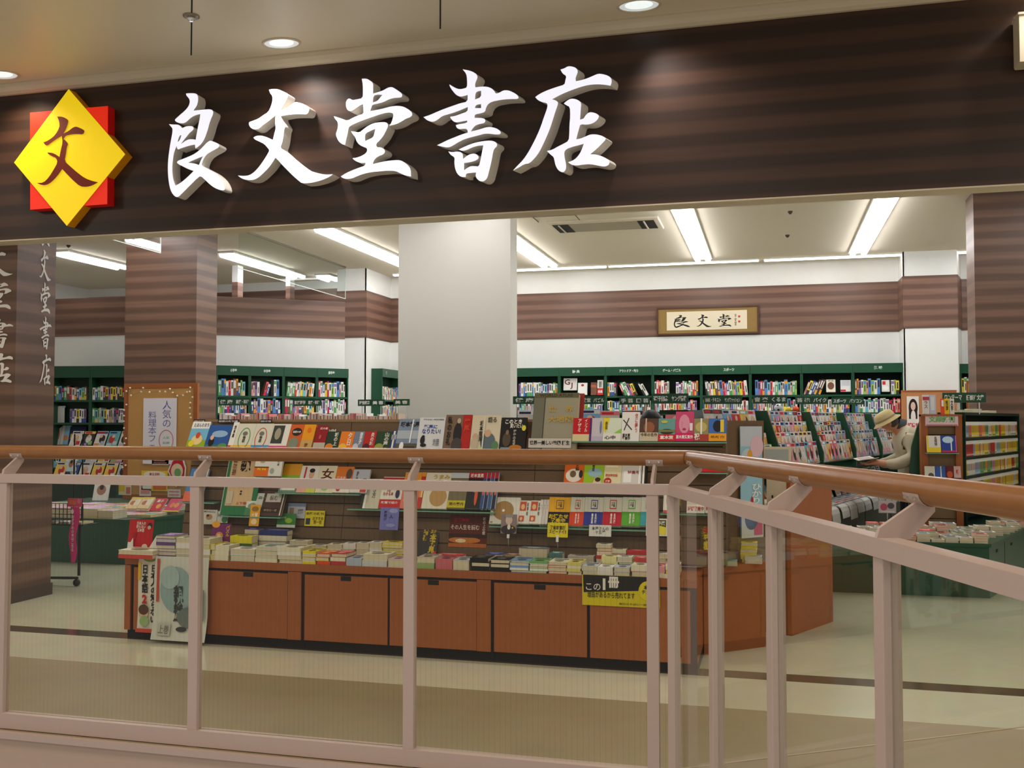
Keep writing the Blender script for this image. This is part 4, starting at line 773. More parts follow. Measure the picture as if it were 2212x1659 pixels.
for a, b in ((418, 442), (470, 516), (562, 586)):
    card(a, b, 914, 906, (34, 32, 34), [('t', '話題の新刊書', .05, .95, .25, .75, (220, 220, 220))], f'small black label on the top edge of the slat wall, {"leftmost" if a == 418 else "middle" if a == 470 else "rightmost"} of three', .03)
fb(898, 941, 1200, 1137, (60, 56, 52), [('t', '坂\n本\n発\n見', .55, .9, .1, .95, (226, 196, 40), .05), ('t', '増\n補', .2, .45, .5, .95, (226, 196, 40), .03), G(0, 1, .92, 1, (196, 40, 40)), ('p', (206, 40, 40), [(.55, 0), (1, 0), (1, .18)])], 'yellow and black booklet leaning right of the third railing post', .008, pl=lambda px, py: SL(px, py, .06))
fb(1512, 1556, 1194, 1133, (90, 76, 40), [('t', '歴\n史\n群', .15, .55, .1, .95, (226, 196, 40), .05), ('t', '別\n冊', .6, .9, .3, .9, (226, 196, 40), .03), ('e', .4, .8, .3, .12, (196, 60, 40))], 'yellow and brown booklet seen through the angled glass', .008, pl=lambda px, py: SL(px, py, .06))
card(456, 496, 1170, 1131, (120, 44, 112), [('e', .2, .95, .22, .18, (240, 170, 40)), ('t', 'パ\nズ\nル', .75, .95, .3, .9, (236, 190, 60), .02), ('e', .42, .35, .2, .2, (206, 140, 90)), ('e', .4, .35, .1, .1, (236, 200, 120))], 'purple card with orange disc standing on the left piles', .22, 8)
card(582, 616, 1187, 1150, (104, 158, 60), [G(.08, .92, .2, .62, (200, 206, 190)), ('t', '本当の\n暮し', .14, .86, .25, .58, (40, 50, 40), .04), ('e', .5, .8, .3, .1, (150, 196, 110))], 'green booklet standing among the left back piles', .12, 20)
# banner, hanging posters and the leaning leaflet
a, b = pY(1258, 1306, TF - .012), pY(1426, 1315, TF - .012); zt = pY(1258, 1242, TF - .012).z
w, h = b.x - a.x, zt - a.z + .004
bm = MB().box(0, w, 0, .004, 0, h, C((222, 206, 20)))
cover(bm, w, h, [('p', (34, 32, 28), [(.012, 1), (1, 1), (1, .58), (.02, .42)]), ('t', 'この', .05, .24, .5, .72, Wt, .01), ('t', '1', .27, .305, .52, .9, Wt, .02), ('t', '冊', .34, .48, .6, .97, Wt, .05), ('t', '理由があるから売れてます', .07, .68, .26, .47, (50, 46, 20), .01), ('e', .85, .55, .12, .32, (232, 214, 24)), ('t', '本の\nチカラ', .77, .93, .44, .74, (60, 54, 20), .02), ('t', '毎日のそばに一冊の本を', .48, .96, .06, .13, (90, 84, 40))])
tag(bm.build('shelf_banner', loc=(a.x, TF - .018, a.z)), 'black and yellow banner stuck on the front of the last cabinet', 'banner')
def hanging(name, px0, px1, yb, yt, base, spec, label, curl, dy):
    a, b = pY(px0, yb, TF - dy), pY(px1, yb, TF - dy); zt = pY((px0 + px1) / 2, yt, TF - dy).z; w, h = b.x - a.x, zt - a.z
    mb = MB(); NR = 24; mb.loft([[(0, 0, h * k / NR), (w, 0, h * k / NR), (w, .0015, h * k / NR), (0, .0015, h * k / NR)] for k in range(NR + 1)], C(base), smooth=False); cover(mb, w, h, spec, y=-.002, step=.0016)
    # subdivide by height through re-mapping: curl the foot outward
    mb.v = [(x, y - curl * (1 - z / h) ** 2 * .5 + curl * .25 * math.sin(math.pi * 2 * z / h) * .4, z) for x, y, z in mb.v]
    return tag(mb.build(name, loc=(a.x, TF - dy, a.z)), label, 'poster')
hanging('hanging_poster', 298, 347, 1363, 1204, (228, 224, 210), [('e', .5, 1.0, .32, .06, (110, 170, 60)), ('t', '日\n本\n人\nの\n知\nら\nな\nい', .56, .86, .13, .9, K, .03), ('t', '日\n本\n語', .18, .46, .52, .9, K, .03), ('t', '2', .2, .42, .38, .5, (200, 30, 30), .05), G(.02, .14, .7, .93, (232, 190, 40)), ('e', .3, .25, .2, .09, (226, 190, 160)), ('e', .3, .3, .22, .07, (90, 60, 40)), ('e', .35, .15, .2, .07, (150, 180, 120)), G(0, 1, 0, .05, (200, 70, 50))], 'tall white poster with black vertical title hanging at the left of the island', .03, .02)
hanging('hanging_poster', 334, 450, 1378, 1203, (214, 216, 206), [('e', .42, .6, .3, .28, (150, 178, 180)), ('e', .3, .75, .18, .14, (170, 194, 194)), ('t', '親\n鸞', .38, .56, .22, .66, (60, 64, 60), .03), G(.05, .1, .45, .97, (196, 80, 60)), ('t', '待望の長編小説', .76, .82, .5, .97, (200, 60, 50)), ('e', .66, .28, .2, .12, (110, 122, 120)), ('e', .56, .14, .1, .03, (60, 60, 60)), G(.12, .36, .06, .2, (190, 192, 180)), ('t', '上巻', .14, .34, .08, .18, (120, 120, 110)), G(.88, .96, .25, .62, (120, 130, 140)), ('t', '大人の人生', .78, .82, .1, .4, (150, 60, 50))], 'large pale poster with grey mountains and dark title curling off the island', .10, .034)
# ================================================================== piles on the front table
PALC = [(232, 228, 216), (228, 222, 200), (196, 206, 214), (222, 190, 180), (214, 214, 190), (236, 232, 226), (180, 196, 178)]
rnd = random.Random(7)
def book_stack(px0, px1, ytop, n, cols, Y, depth=.17, zb=TZ, label='', name='stacked_book', jit=.006, group=None):
    zt = pY((px0 + px1) / 2, ytop, Y).z; y_ = (zb + zt) / 2
    a, b = pY(px0, 1200, Y).x, pY(px1, 1200, Y).x; d = EYE - zb
    t = max((zt - zb) / n, .006); w = b - a
    for k in range(n):
        c = cols[k % len(cols)]; e = min(.0028, t * .22); mb = MB(); m = C(c)
        mb.box(.003, w - .002, .002, depth - .004, e, t - e, PAGE).box(0, w, 0, depth, 0, e, m).box(0, w, 0, depth, t - e, t - .0003, m)
        sp = rnd.random()
        if sp < .35: mb.box(0, w, 0, .003, e, t - e, m)
        elif sp < .5: mb.box(0, .003, 0, depth, e, t - e, m)
        cover(mb2 := MB(), w, depth, [G(.1, .9, .6, .85, C_alt(c)), ('e', .5, .3, .25, .18, C_alt2(c))])
        mb.add([(x, z, t - .0003 - y) for x, y, z in mb2.v], mb2.f, C(C_alt(c)))
        pos = 'only book' if n == 1 else 'top book' if k == n - 1 else 'bottom book' if k == 0 else nth(n - 1 - k) + ' book from top'
        mb.build(name, loc=(a + rnd.uniform(-jit, jit), Y + rnd.uniform(-jit, jit) * .6 + .002, zb + k * t), rot=(0, 0, rnd.uniform(-.02, .02)), label=f'{cname(c)} {pos}, {label}', cat='book', group=group)
def C_alt(c): return tuple(int(v * .55) if sum(c) > 380 else min(255, int(v * 1.3 + 70)) for v in c)
def C_alt2(c): return (min(255, c[2] + 30), min(255, c[0] // 2 + 60), min(255, c[1] + 10))
GF = 'books piled along the front table'
PUR, YL, CR, WH = (104, 74, 126), (232, 214, 30), (232, 226, 200), (236, 234, 230)
front = [(256, 330, 1189, 2, [(206, 70, 60), CR], 5.90), (338, 378, 1157, 7, [PUR, (206, 200, 210)], TF), (379, 410, 1162, 4, [WH, CR], TF), (412, 452, 1164, 4, [CR, WH, (236, 214, 60)], TF), (454, 464, 1176, 3, [YL], TF), (465, 494, 1178, 3, [CR], TF), (496, 548, 1186, 2, [(176, 206, 222), WH], TF), (552, 599, 1181, 4, [CR, (206, 222, 214)], TF), (601, 651, 1183, 4, [WH, CR], TF), (654, 682, 1191, 5, [YL, WH], TF), (683, 711, 1196, 3, [(226, 80, 30), YL], TF), (714, 746, 1196, 3, [(190, 60, 60), CR], TF), (748, 781, 1206, 1, [(176, 190, 206)], TF), (783, 836, 1198, 2, [(206, 210, 212), CR], TF), (838, 872, 1208, 1, [(226, 190, 206)], TF), (900, 938, 1204, 2, [(150, 180, 110), (206, 190, 180)], TF), (940, 976, 1208, 1, [(206, 110, 120)], TF), (978, 1013, 1210, 1, [(190, 196, 206)], TF), (1016, 1055, 1206, 3, [K, (46, 40, 36)], TF), (1059, 1099, 1209, 3, [K, (60, 30, 30)], TF), (1102, 1142, 1211, 5, [(120, 160, 206), WH], TF), (1143, 1182, 1213, 5, [(120, 176, 110), WH], TF), (1183, 1223, 1214, 4, [(206, 70, 60), CR], TF), (1224, 1254, 1215, 4, [CR, (220, 210, 120)], TF), (1256, 1290, 1223, 2, [(196, 206, 212)], TF), (1291, 1324, 1225, 2, [WH], TF), (1326, 1360, 1226, 2, [(190, 200, 226)], TF), (1362, 1398, 1221, 2, [(226, 90, 170), CR], TF), (1402, 1434, 1224, 2, [(226, 150, 160)], TF), (1436, 1466, 1222, 3, [CR, (226, 200, 60)], TF)]
for i, (a, b, y, n, cols, Y) in enumerate(front): book_stack(a, b, y, n, cols, Y, label=f'{nth(i)} front-edge pile of front table', group=GF)
back = [(498, 545, 1158, 3, [(226, 214, 40), (60, 110, 70)], 6.12), (527, 557, 1143, 5, [(60, 64, 140), CR], 6.225), (558, 618, 1146, 5, [(50, 56, 120), CR], 6.225), (624, 664, 1168, 3, [CR, (206, 120, 100)], 6.22), (668, 704, 1178, 2, [(180, 206, 190), CR], 6.22), (706, 738, 1176, 3, [CR], 6.20), (739, 766, 1174, 3, [WH, CR], 6.20), (767, 795, 1173, 3, [CR], 6.20), (796, 824, 1171, 3, [WH], 6.20), (826, 870, 1171, 7, [YL, (240, 220, 70)], 6.18), (944, 1000, 1199, 1, [(206, 60, 60)], 6.18), (1048, 1086, 1197, 1, [(60, 70, 140)], 6.18), (1090, 1124, 1199, 1, [(150, 110, 90)], 6.2), (1118, 1180, 1184, 2, [(190, 196, 192), (120, 126, 130)], 6.22), (1184, 1213, 1195, 1, [(90, 130, 130)], 6.2), (1226, 1282, 1201, 1, [(200, 194, 180)], 6.2), (1288, 1320, 1176, 7, [CR, (206, 60, 50)], 6.2), (1300, 1333, 1202, 3, [(232, 226, 160)], 6.1), (1334, 1367, 1203, 3, [WH, (150, 190, 90)], 6.1), (1368, 1399, 1206, 3, [(206, 70, 70), CR], 6.1), (1322, 1354, 1187, 5, [CR, (206, 80, 60)], 6.225), (1355, 1398, 1190, 5, [(200, 60, 60), WH], 6.225), (1402, 1440, 1196, 4, [(226, 200, 60), CR], 6.2)]
for i, (a, b, y, n, cols, Y) in enumerate(back): book_stack(a, b, y, n, cols, Y, depth=.088, label=f'{nth(i)} rear pile of front table', group=GF)
# on the angled end cabinet
for i, (a, b, y, n, cols, Y) in enumerate([(1520, 1552, 1205, 2, [(200, 120, 110), CR], 6.5), (1556, 1592, 1212, 1, [(170, 190, 210)], 6.58), (1601, 1636, 1172, 6, [YL, (236, 210, 60)], 6.76), (1608, 1645, 1202, 2, [WH, (190, 200, 210)], 6.73)]):
    book_stack(a, b, y, n, cols, Y, depth=.10, label=f'{nth(i)} pile on the angled end cabinet', group='books on the angled end cabinet')
# poster hung on the end panel
ed = (e1 - e0).normalized(); eo = Vector((ed.y, -ed.x, 0)) * .022
pt = lambda px, py: pP(px, py, e0 + eo, eo)
a, b, c = pt(1601, 1163), pt(1648, 1155), pt(1601, 921); w, h = (b - a).xy.length, c.z - a.z
pm = MB().box(0, w, 0, .006, 0, h, C((150, 196, 216))); cover(pm, w, h, [G(0, 1, .82, 1, (196, 206, 220)), ('e', .75, .82, .3, .1, (226, 190, 206)), ('e', .3, .7, .3, .1, (190, 206, 220)), ('e', .42, .73, .12, .06, (226, 160, 50)), ('e', .42, .66, .18, .06, (40, 40, 50)), ('t', 'ひ\nか\nり', .5, .92, .3, .48, Wt), ('e', .5, .28, .06, .09, (196, 30, 40)), G(0, 1, 0, .2, (226, 230, 230)), G(.56, .96, .02, .2, (226, 110, 150)), ('e', .45, .17, .3, .1, (100, 120, 150))])
tag(pm.build('display_poster', loc=a, rot=(0, 0, math.atan2(ed.y, ed.x))), 'tall pastel blue poster on the angled end of the slat wall', 'poster')
# ================================================================== wall bookcases
def book_pool():
    pal = [(236, 234, 228)] * 5 + [(226, 222, 206), (214, 60, 56), (226, 100, 90), (206, 40, 80), (232, 150, 160), (240, 168, 60), (236, 206, 70), (90, 140, 200), (60, 84, 150), (120, 190, 210), (90, 160, 96), (160, 196, 90), (150, 110, 170), (60, 58, 60), (206, 206, 210), (120, 84, 70), (226, 190, 160)]
    out = []; r = random.Random(3)
    for k in range(44):
        c = pal[k % len(pal)]; w = r.choice((.026, .032, .038, .046)); h = r.uniform(.205, .262); d = .17
        mb = MB(); m = C(c); mb.box(0, w, .002, d, .002, h - .003, PAGE).box(0, .003, 0, d, 0, h, m).box(w - .003, w, 0, d, 0, h, m).box(.003, w - .003, 0, .003, 0, h, m)
        a = r.choice(pal); b = (50, 46, 52) if sum(c) > 400 else (238, 236, 230)
        sp = [G(.2, .8, .45, .9, b)] if k % 3 == 0 else [G(0, 1, .72, .93, a), G(.35, .65, .2, .62, b)] if k % 3 == 1 else [G(0, 1, 0, .3, a), G(.3, .7, .4, .88, b)]
        cover(mb, w, h, sp); out.append((mb.mesh('book'), w, h, c, mb))
    return out
POOL = book_pool()
STUFF = MB()
def fill_row(P, ux, x0, x1, z, seed, where, lean=0.0, hmax=.262, stuff=False, start=0, tall=1.0):
    """upright books from x0 to x1 along ux from the point P; ux is the direction to the right"""
    r = random.Random(seed); rz = math.atan2(ux.y, ux.x); x = x0; i = start
    while True:
        me, w, h, c, src = POOL[r.randrange(len(POOL))]
        le = lean; adv = w / math.cos(le) + .002
        if x + adv + max(0, math.sin(lean)) * h > x1: return i
        p = P + ux * x + Vector((0, 0, z - P.z + .0015 + max(0, w * math.sin(le))))
        rot = (0, le, rz)
        if stuff:
            M = Matrix.Translation(p) @ Euler(rot).to_matrix().to_4x4() @ Matrix.Diagonal((1, 1, tall, 1))
            for f, mi in zip(src.f, src.m): STUFF.add([M @ Vector(src.v[k]) for k in f], [tuple(range(len(f)))], src.mats[mi])
        else:
            o = bpy.data.objects.new('shelf_book', me); COL.objects.link(o); o.location = p; o.rotation_euler = rot; o.scale = (1, 1, tall)
            tag(o, f'{cname(c)} spined book, {nth(i)} from left, {where}', 'book', 'books on the wall bookcases')
        x += adv; i += 1
def bookcase(A, B, zt, label, text=None, depth=.36, header=.155, shelves=(1.967, 1.66, 1.33, .95, .5), tpos=.5, tw=.5):
    """A, B: front bottom corners at floor level, left and right as seen from the front"""
    ux = (B - A); w = ux.length; ux.normalize(); rz = math.atan2(ux.y, ux.x)
    t = thing('bookcase', label, 'bookcase', (A.x, A.y, 0), (0, 0, rz))
    for s in (0, w - .022): MB().box(s, s + .022, 0, depth, 0, zt - .002, GREEN).build('side_panel', t)
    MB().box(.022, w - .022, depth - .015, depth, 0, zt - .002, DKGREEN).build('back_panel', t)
    hd = MB().box(.001, w - .001, -.012, .01, zt - header, zt, GREEN).box(.001, w - .001, .01, depth, zt - .02, zt, GREEN).build('header', t)
    if text: 
        lb = MB().text(text, w * (tpos - tw / 2), w * (tpos + tw / 2), zt - header * .66, zt - header * .30, -.0135, C((230, 232, 226)), .03); lb.build('lettering', hd)
    for z in shelves: MB().box(.022, w - .022, .0, depth - .015, z - .032, z, GREEN).build('shelf', t)
    return ux, w
YB = 17.46
xb = lambda px: pY(px, 850, YB).x
DIV = [1098, 1208, 1308, 1410, 1515, 1621, 1732, 1843, 1953]
HDR = [(None, 'plain headed', .5, .5), ('辞 典', 'dictionary', .37, .16), ('アウトドア・釣り', 'outdoor', .5, .40), ('ゲーム・パズル', 'games', .4, .38), ('スポーツ', 'sports', .57, .22), (None, 'sixth', .5, .5), (None, 'seventh', .5, .5), ('趣 味', 'hobby', .5, .17)]
S1, S2, S3 = pY(1400, 855, YB).z, pY(1400, 892, YB).z, pY(1400, 930, YB).z
for i in range(8):
    A, B = Vector((xb(DIV[i]), YB, 0)), Vector((xb(DIV[i + 1]) - .003, YB, 0)); tx, nm, tp, tw = HDR[i]
    zt = pY(1400, 791.5, YB).z
    ux, w = bookcase(A, B, zt, f'green wall bookcase, {nth(i)} bay of the long back wall row, {nm} section', tx, shelves=(S1, S2, S3, .9, .5), tpos=tp, tw=tw)
    P = A + Vector((0, .03, 0)); where = f'upper shelf of the {nm} bay'
    if i == 1: pass
    elif i == 2:
        n = fill_row(P, ux, .03, w * .26, S1, 21, where, tall=1.05); n = fill_row(P, ux, w * .38, w * .70, S1, 22, where, lean=-.40, start=n); fill_row(P, ux, w * .82, w - .03, S1, 23, where, lean=-.5, start=n)
    elif i == 3:
        n = fill_row(P, ux, .03, w * .33, S1, 31, where, tall=1.05); fill_row(P, ux, w * .48, w - .03, S1, 32, where, start=n)
    elif i == 6:
        fill_row(P, ux, .03, w * .50, S1, 61, where, lean=.38, tall=1.08)
    elif i == 7:
        n = fill_row(P, ux, .03, w * .56, S1, 71, where, tall=1.02); fill_row(P, ux, w * .76, w - .03, S1, 72, where, start=n)
    else: fill_row(P, ux, .08 if i else w * .2, w - .03, S1, 80 + i, where, lean=(.0 if i != 4 else -.10))
    where = f'second shelf of the {nm} bay'
    if i >= 5: fill_row(P, ux, .03, w - .03, S2, 90 + i, where, tall=.93)
    else: fill_row(P, ux, .03, w - .03, S2, 90 + i, where, stuff=True, tall=.93)
def wall_front(px0, px1, yb, yt, base, spec, label, t=.03, tilt=8, Y=YB + .02, nm='book'):
    place_front(nm, 'book', px0, px1, yb, yt, t, base, spec, label, lambda x, y: pY(x, y, Y), tilt)
MB().box(0, .3, 0, .12, 0, .065, C((90, 70, 64))).build('book_stand', loc=(xb(1216), YB + .05, S1 + .001), label='dark low stand under the white dictionary with two red letters', cat='stand')
wall_front(1217, 1246, 843, 817, (232, 226, 220), [('t', 'G', .08, .48, .45, .9, (110, 30, 30), .02), ('t', 'J', .5, .68, .1, .62, (110, 30, 30), .02)], 'large white dictionary with two dark red letters in the dictionary bay', Y=YB + .06)
wall_front(1248, 1268, 853, 827, (236, 234, 230), [('e', .5, .8, .16, .1, (170, 60, 40))], 'white dictionary with one red seal in the dictionary bay')
wall_front(1276, 1288, 853, 826, (120, 74, 56), [G(0, 1, .6, .8, (170, 90, 60))], 'brown thick dictionary in the dictionary bay', .1)
wall_front(1290, 1302.5, 853, 821, (230, 226, 218), [G(0, 1, 0, .45, (206, 40, 44)), ('t', '国\n語', .25, .75, .5, .9, (50, 60, 50)), ('t', '辞典', .1, .9, .12, .32, Wt)], 'white and red dictionary at the end of the dictionary bay', .06)
wall_front(1785, 1805, 847, 820, (232, 226, 206), [('e', .5, .5, .36, .3, (120, 74, 56)), ('t', '洋犬', .2, .8, .84, .95, K)], 'cream book with brown round picture in the seventh bay')
wall_front(1816, 1838, 846, 821, (226, 224, 222), [G(.1, .9, .5, .95, (200, 200, 206)), G(0, .5, .02, .18, (206, 40, 50))], 'white book with red mark tilted forward in the seventh bay')
wall_front(1905, 1922, 846, 821, (230, 224, 216), [G(.1, .5, .6, .9, (200, 50, 50)), ('e', .5, .3, .4, .2, (240, 240, 236))], 'white book with red square in the hobby bay')
# bookcases on the partition and beside the jog
def dP(px, py, z):
    d = (z - EYE) * FPX / (CY + 80.5 - py); u = (px - CX) / FPX; c, s = math.cos(YAW), math.sin(YAW)
    return Vector((d * (-s + u * c), d * (c + u * s), 0))
ZL = 2.402
Lp, Lq = dP(468, 789, ZL), dP(753, 797, ZL)
DL = [468, 540, 613, 685, 753]; HL = [('小学参', 'primary school'), ('中学参', 'middle school'), (None, 'third slanting'), ('高学参', 'high school')]
def on_line(px):   # the point on the line Lp-Lq seen at px
    d = ray(px, 800); n = Vector((-(Lq - Lp).y, (Lq - Lp).x, 0)); s = (Lp - EYEV).dot(n) / d.dot(n); q = EYEV + d * s; return Vector((q.x, q.y, 0))
zz = lambda px, py: EYE + (910 - py) / FPX * (on_line(px).x * -math.sin(YAW) + on_line(px).y * math.cos(YAW))
LS1, LS2 = zz(600, 856), zz(600, 893)
for i in range(4):
    A, B = on_line(DL[i]), on_line(DL[i + 1]); B = A + (B - A) * .996; tx, nm = HL[i]
    ux, w = bookcase(A, B, ZL, f'green bookcase on the slanting partition, {nth(i)} bay, {nm} section', tx, depth=.20, shelves=(LS1, LS2, 1.3, .9, .5), tpos=.5 if i != 3 else .45, tw=.2)
    n_ = Vector((-ux.y, ux.x, 0)); P = A + n_ * .01; where = f'upper shelf of the {nm} bay'
    if i == 0: fill_row(P, ux, .03, w - .05, LS1, 101, where, tall=1.05)
    elif i == 1:
        n = fill_row(P, ux, .03, w * .3, LS1, 102, where, tall=1.05); fill_row(P, ux, w * .40, w * .66, LS1, 103, where, lean=.25, start=n, tall=1.0); fill_row(P, ux, w * .72, w - .03, LS1, 104, where, start=n + 8, tall=1.05)
    elif i == 2: fill_row(P, ux, .05, w - .03, LS1, 105, where, lean=.12)
    else: fill_row(P, ux, .03, w - .03, LS1, 106, where, tall=1.02)
    fill_row(P, ux, .03, w - .03, LS2, 110 + i, f'second shelf of the {nm} bay', stuff=i != 1, tall=.95)
Mp, Mq = dP(113, 791, ZL), dP(272, 790, ZL)
mid = dP(195, 790.5, ZL)
for i, (A, B) in enumerate(((Mp, mid - Vector((.004, 0, 0))), (mid, Mq))):
    nm = ('behind column lettering', 'beside cork board')[i]
    S = [EYE + (910 - y) / FPX * (mid.x * -math.sin(YAW) + mid.y * math.cos(YAW)) for y in (864, 913, 962, 1010)]
    ux, w = bookcase(A, B, ZL, f'green bookcase against the left partition, {nm}', None, depth=.20, header=.19, shelves=(*S, .4))
    P = A + Vector((-ux.y, ux.x, 0)) * .01
    fill_row(P, ux, .03, w - .03, S[0], 120 + i, f'top shelf of case {nm}', tall=.88)
    fill_row(P, ux, .03 if i else .3, w - .03, S[1], 124 + i, f'second shelf of case {nm}', tall=.95)
    fill_row(P, ux, .03, w - .03, S[3], 126 + i, '', stuff=True)
# jog bookcase facing right
Ya = 16.92; x0, x1 = pY(802, 860, Ya).x, pY(825, 860, Ya).x
A, B = Vector((x1, Ya, 0)), Vector((x1, 17.86, 0))
ux, w = bookcase(A, B, pY(813, 796, Ya).z, 'green bookcase turned sideways beside the white pillar', '趣', depth=x1 - x0, shelves=(1.90, 1.55, 1.2, .8, .4), tpos=.2, tw=.08)
fill_row(A + Vector((-.01, 0, 0)), ux, .03, w - .03, 1.90, 131, 'in the case beside the white pillar', tall=.95)
fill_row(A + Vector((-.01, 0, 0)), ux, .03, w - .03, 1.55, 132, '', stuff=True)
# sliver of a bookcase right of the rear pillar
A, B = Vector((pY(2073, 800, 17.46).x, 17.46, 0)), Vector((pY(2160, 800, 17.46).x, 17.46, 0))
ux, w = bookcase(A, B, pY(2080, 786, 17.46).z, 'green bookcase glimpsed between the rear pillar and striped column', None, shelves=(1.95, 1.62, 1.2, .8))
fill_row(A + Vector((0, .02, 0)), ux, .03, w - .3, 1.95, 141, 'in the case beside the striped column', tall=1.05)
tag(STUFF.build('packed_books'), 'packed book spines on the lower shelves of the wall bookcases', 'books', kind='stuff')
# calligraphy frame on the back wall
a, b, c = pY(1419, 726, 17.86), pY(1640, 719, 17.86), pY(1419, 664, 17.86); w, h = b.x - a.x, pY(1640, 658, 17.86).z - b.z
t = thing('framed_calligraphy', 'framed brush calligraphy of three black characters on the striped wall band', 'picture', (a.x, 17.84, (a.z + b.z) / 2))
FRM = mat('dark_wood_frame', (84, 52, 34), rough=.4); fr = MB()
for q in ((0, w, 0, .03), (0, w, h - .03, h), (0, .03, .03, h - .03), (w - .03, w, .03, h - .03)): fr.box(q[0], q[1], 0, .035, q[2], q[3], FRM)
fr.build('frame', t)
MB().box(.03, w - .03, .012, .03, .03, h - .03, mat('gold_brocade_mount', (150, 118, 62), rough=.6, noise=.3, nscale=80)).build('mount', t)
pp = MB().box(w * .10, w * .885, .006, .012, h * .17, h * .84, C((226, 212, 184))); INK = C((26, 24, 24))
for key, u0, u1 in (('ryo', .17, .33), ('bun', .39, .545), ('do', .60, .735)):
    add_glyph(pp, key, lambda p, q: (w * (u0 + p * (u1 - u0)), .0055, h * (.26 + q * .46)), INK)
pp.text('平\n安\n堂', w * .765, w * .785, h * .3, h * .7, .0055, INK)
for z in (.62, .44): pp.box(w * .80, w * .82, .0045, .006, h * (z - .04), h * (z + .03), C((190, 60, 40)))
pp.build('paper', t)
# ================================================================== magazines and signs in the middle of the shop
MAGC = [(236, 234, 230), (232, 226, 216), (214, 214, 216), (226, 222, 214), (190, 196, 200), (206, 196, 186), (226, 120, 130), (206, 50, 60), (240, 200, 90), (120, 170, 210), (70, 90, 150), (150, 190, 120), (226, 150, 180), (196, 196, 200), (60, 56, 60), (236, 160, 80), (180, 150, 200), (110, 180, 180)]
def mag_pool(w, h, n, seed, t=.008):
    r = random.Random(seed); out = []
    for k in range(n):
        c = MAGC[k % len(MAGC)]; a, b, d = r.choice(MAGC), r.choice(MAGC), r.choice(((210, 176, 150), (60, 50, 48), (190, 60, 60), (230, 228, 220)))
        mb = MB().box(0, w, 0, t, 0, h, C(c))
        cover(mb, w, h, [G(0, 1, .82, .97, b), G(.08, .7, .85, .94, r.choice(((200, 30, 40), (30, 40, 90), (240, 240, 236)))), ('e', .5 + r.uniform(-.15, .15), .48, .26, .26, d), ('e', .5, .66, .14, .11, (226, 190, 164)), G(.06, .5, .06, .2, a), G(.6, .94, .1, .34, r.choice(MAGC))])
        out.append((mb.mesh('magazine'), c))
    return out
MAGS = mag_pool(.21, .28, 28, 5)
def put(pool, i, loc, rot, label, nm='magazine', cat='magazine', group=None, scale=1.0):
    me, c = pool[i % len(pool)]
    o = bpy.data.objects.new(nm, me); COL.objects.link(o); o.location = loc; o.rotation_euler = rot
    if scale != 1.0: o.scale = scale if isinstance(scale, tuple) else (scale,) * 3
    return tag(o, f'{cname(c)} {label}', cat, group)
rm = random.Random(11)
# white magazine spines behind the slat wall
GY = 10.6; gx0, gx1 = pY(466, 900, GY).x, pY(868, 900, GY).x
t = thing('magazine_gondola', 'low green gondola of pale magazines behind the slat wall', 'shelf unit', (gx0, GY, 0))
MB().box(0, gx1 - gx0, 0, .5, 0, 1.30, GREEN).build('body', t); MB().box(0, gx1 - gx0, -.02, .0, 1.28, 1.36, GREEN).build('front_lip', t)
x = gx0 + .02; k = 0
SPN = []
for q in range(12):
    r = random.Random(q + 40); c = [(238, 234, 230), (236, 228, 224), (232, 200, 190), (226, 150, 150), (238, 236, 236), (216, 190, 170)][q % 6]
    w = (.03, .045, .06, .08)[q % 4]; mb = MB().box(0, w, .0, .2, 0, .27, C(c)); 
    for j in range(3): u = r.uniform(.1, .8); mb.poly([(u * w, -.0008, .02), (min(w, u * w + .008), -.0008, .02), (min(w, u * w + .008), -.0008, .262), (u * w, -.0008, .262)], C(r.choice(((206, 60, 70), (226, 140, 90), (90, 80, 80), (226, 170, 180)))))
    SPN.append((mb.mesh('magazine'), c, w))
while x < gx1 - .1:
    me, c, w = SPN[rm.randrange(12)]
    if x + w > gx1 - .02: break
    o = bpy.data.objects.new('magazine', me); COL.objects.link(o); le = 0.0; o.location = (x, GY + .05, 1.3035); o.rotation_euler = (0, le, 0); o.scale = (1, 1, rm.uniform(.93, 1.12))
    tag(o, f'{cname(c)} upright magazine, {nth(k)} from the left behind the slat wall', 'magazine', 'magazines behind the slat wall'); x += w + .003; k += 1
def sign(px0, px1, y0, y1, text, label, Y, zbase):
    a, b, zt = pY(px0, y1, Y), pY(px1, y1, Y), pY((px0 + px1) / 2, y0, Y).z; w, h = b.x - a.x, zt - a.z
    t = thing('category_sign', label, 'sign', (a.x, Y, zbase), group='green category signs')
    bd = MB().box(0, w, 0, .02, a.z - zbase, zt - zbase, GREEN).build('board', t)
    n = len(text); 
    for i, s in enumerate(text):
        u0, u1 = (i + .10) / n, (i + .90) / n
        MB().text(s, w * u0, w * u1, a.z - zbase + h * .22, a.z - zbase + h * .78, -.0015, C((234, 236, 230)), .03).build('lettering', bd)
    for s in (.15, .85): MB().tube([(w * s, .01, .001), (w * s, .01, a.z - zbase + .01)], .006, CHROME, 8).build('post', t)
for q in ((472, 541, 860, 876, ['健 康', '家庭・料理'], 'health and home cookery'), (633, 693, 862, 877, ['家庭医学', '家庭・料理'], 'home medicine'), (773, 831, 863, 877, ['冠婚葬祭', '美 容'], 'ceremonies and beauty'), (850, 884, 862, 876, ['美 容'], 'part hidden beauty')):
    sign(*q[:5], f'green sign on thin posts above the left gondola, {q[5]} section', GY + .30, 1.3)
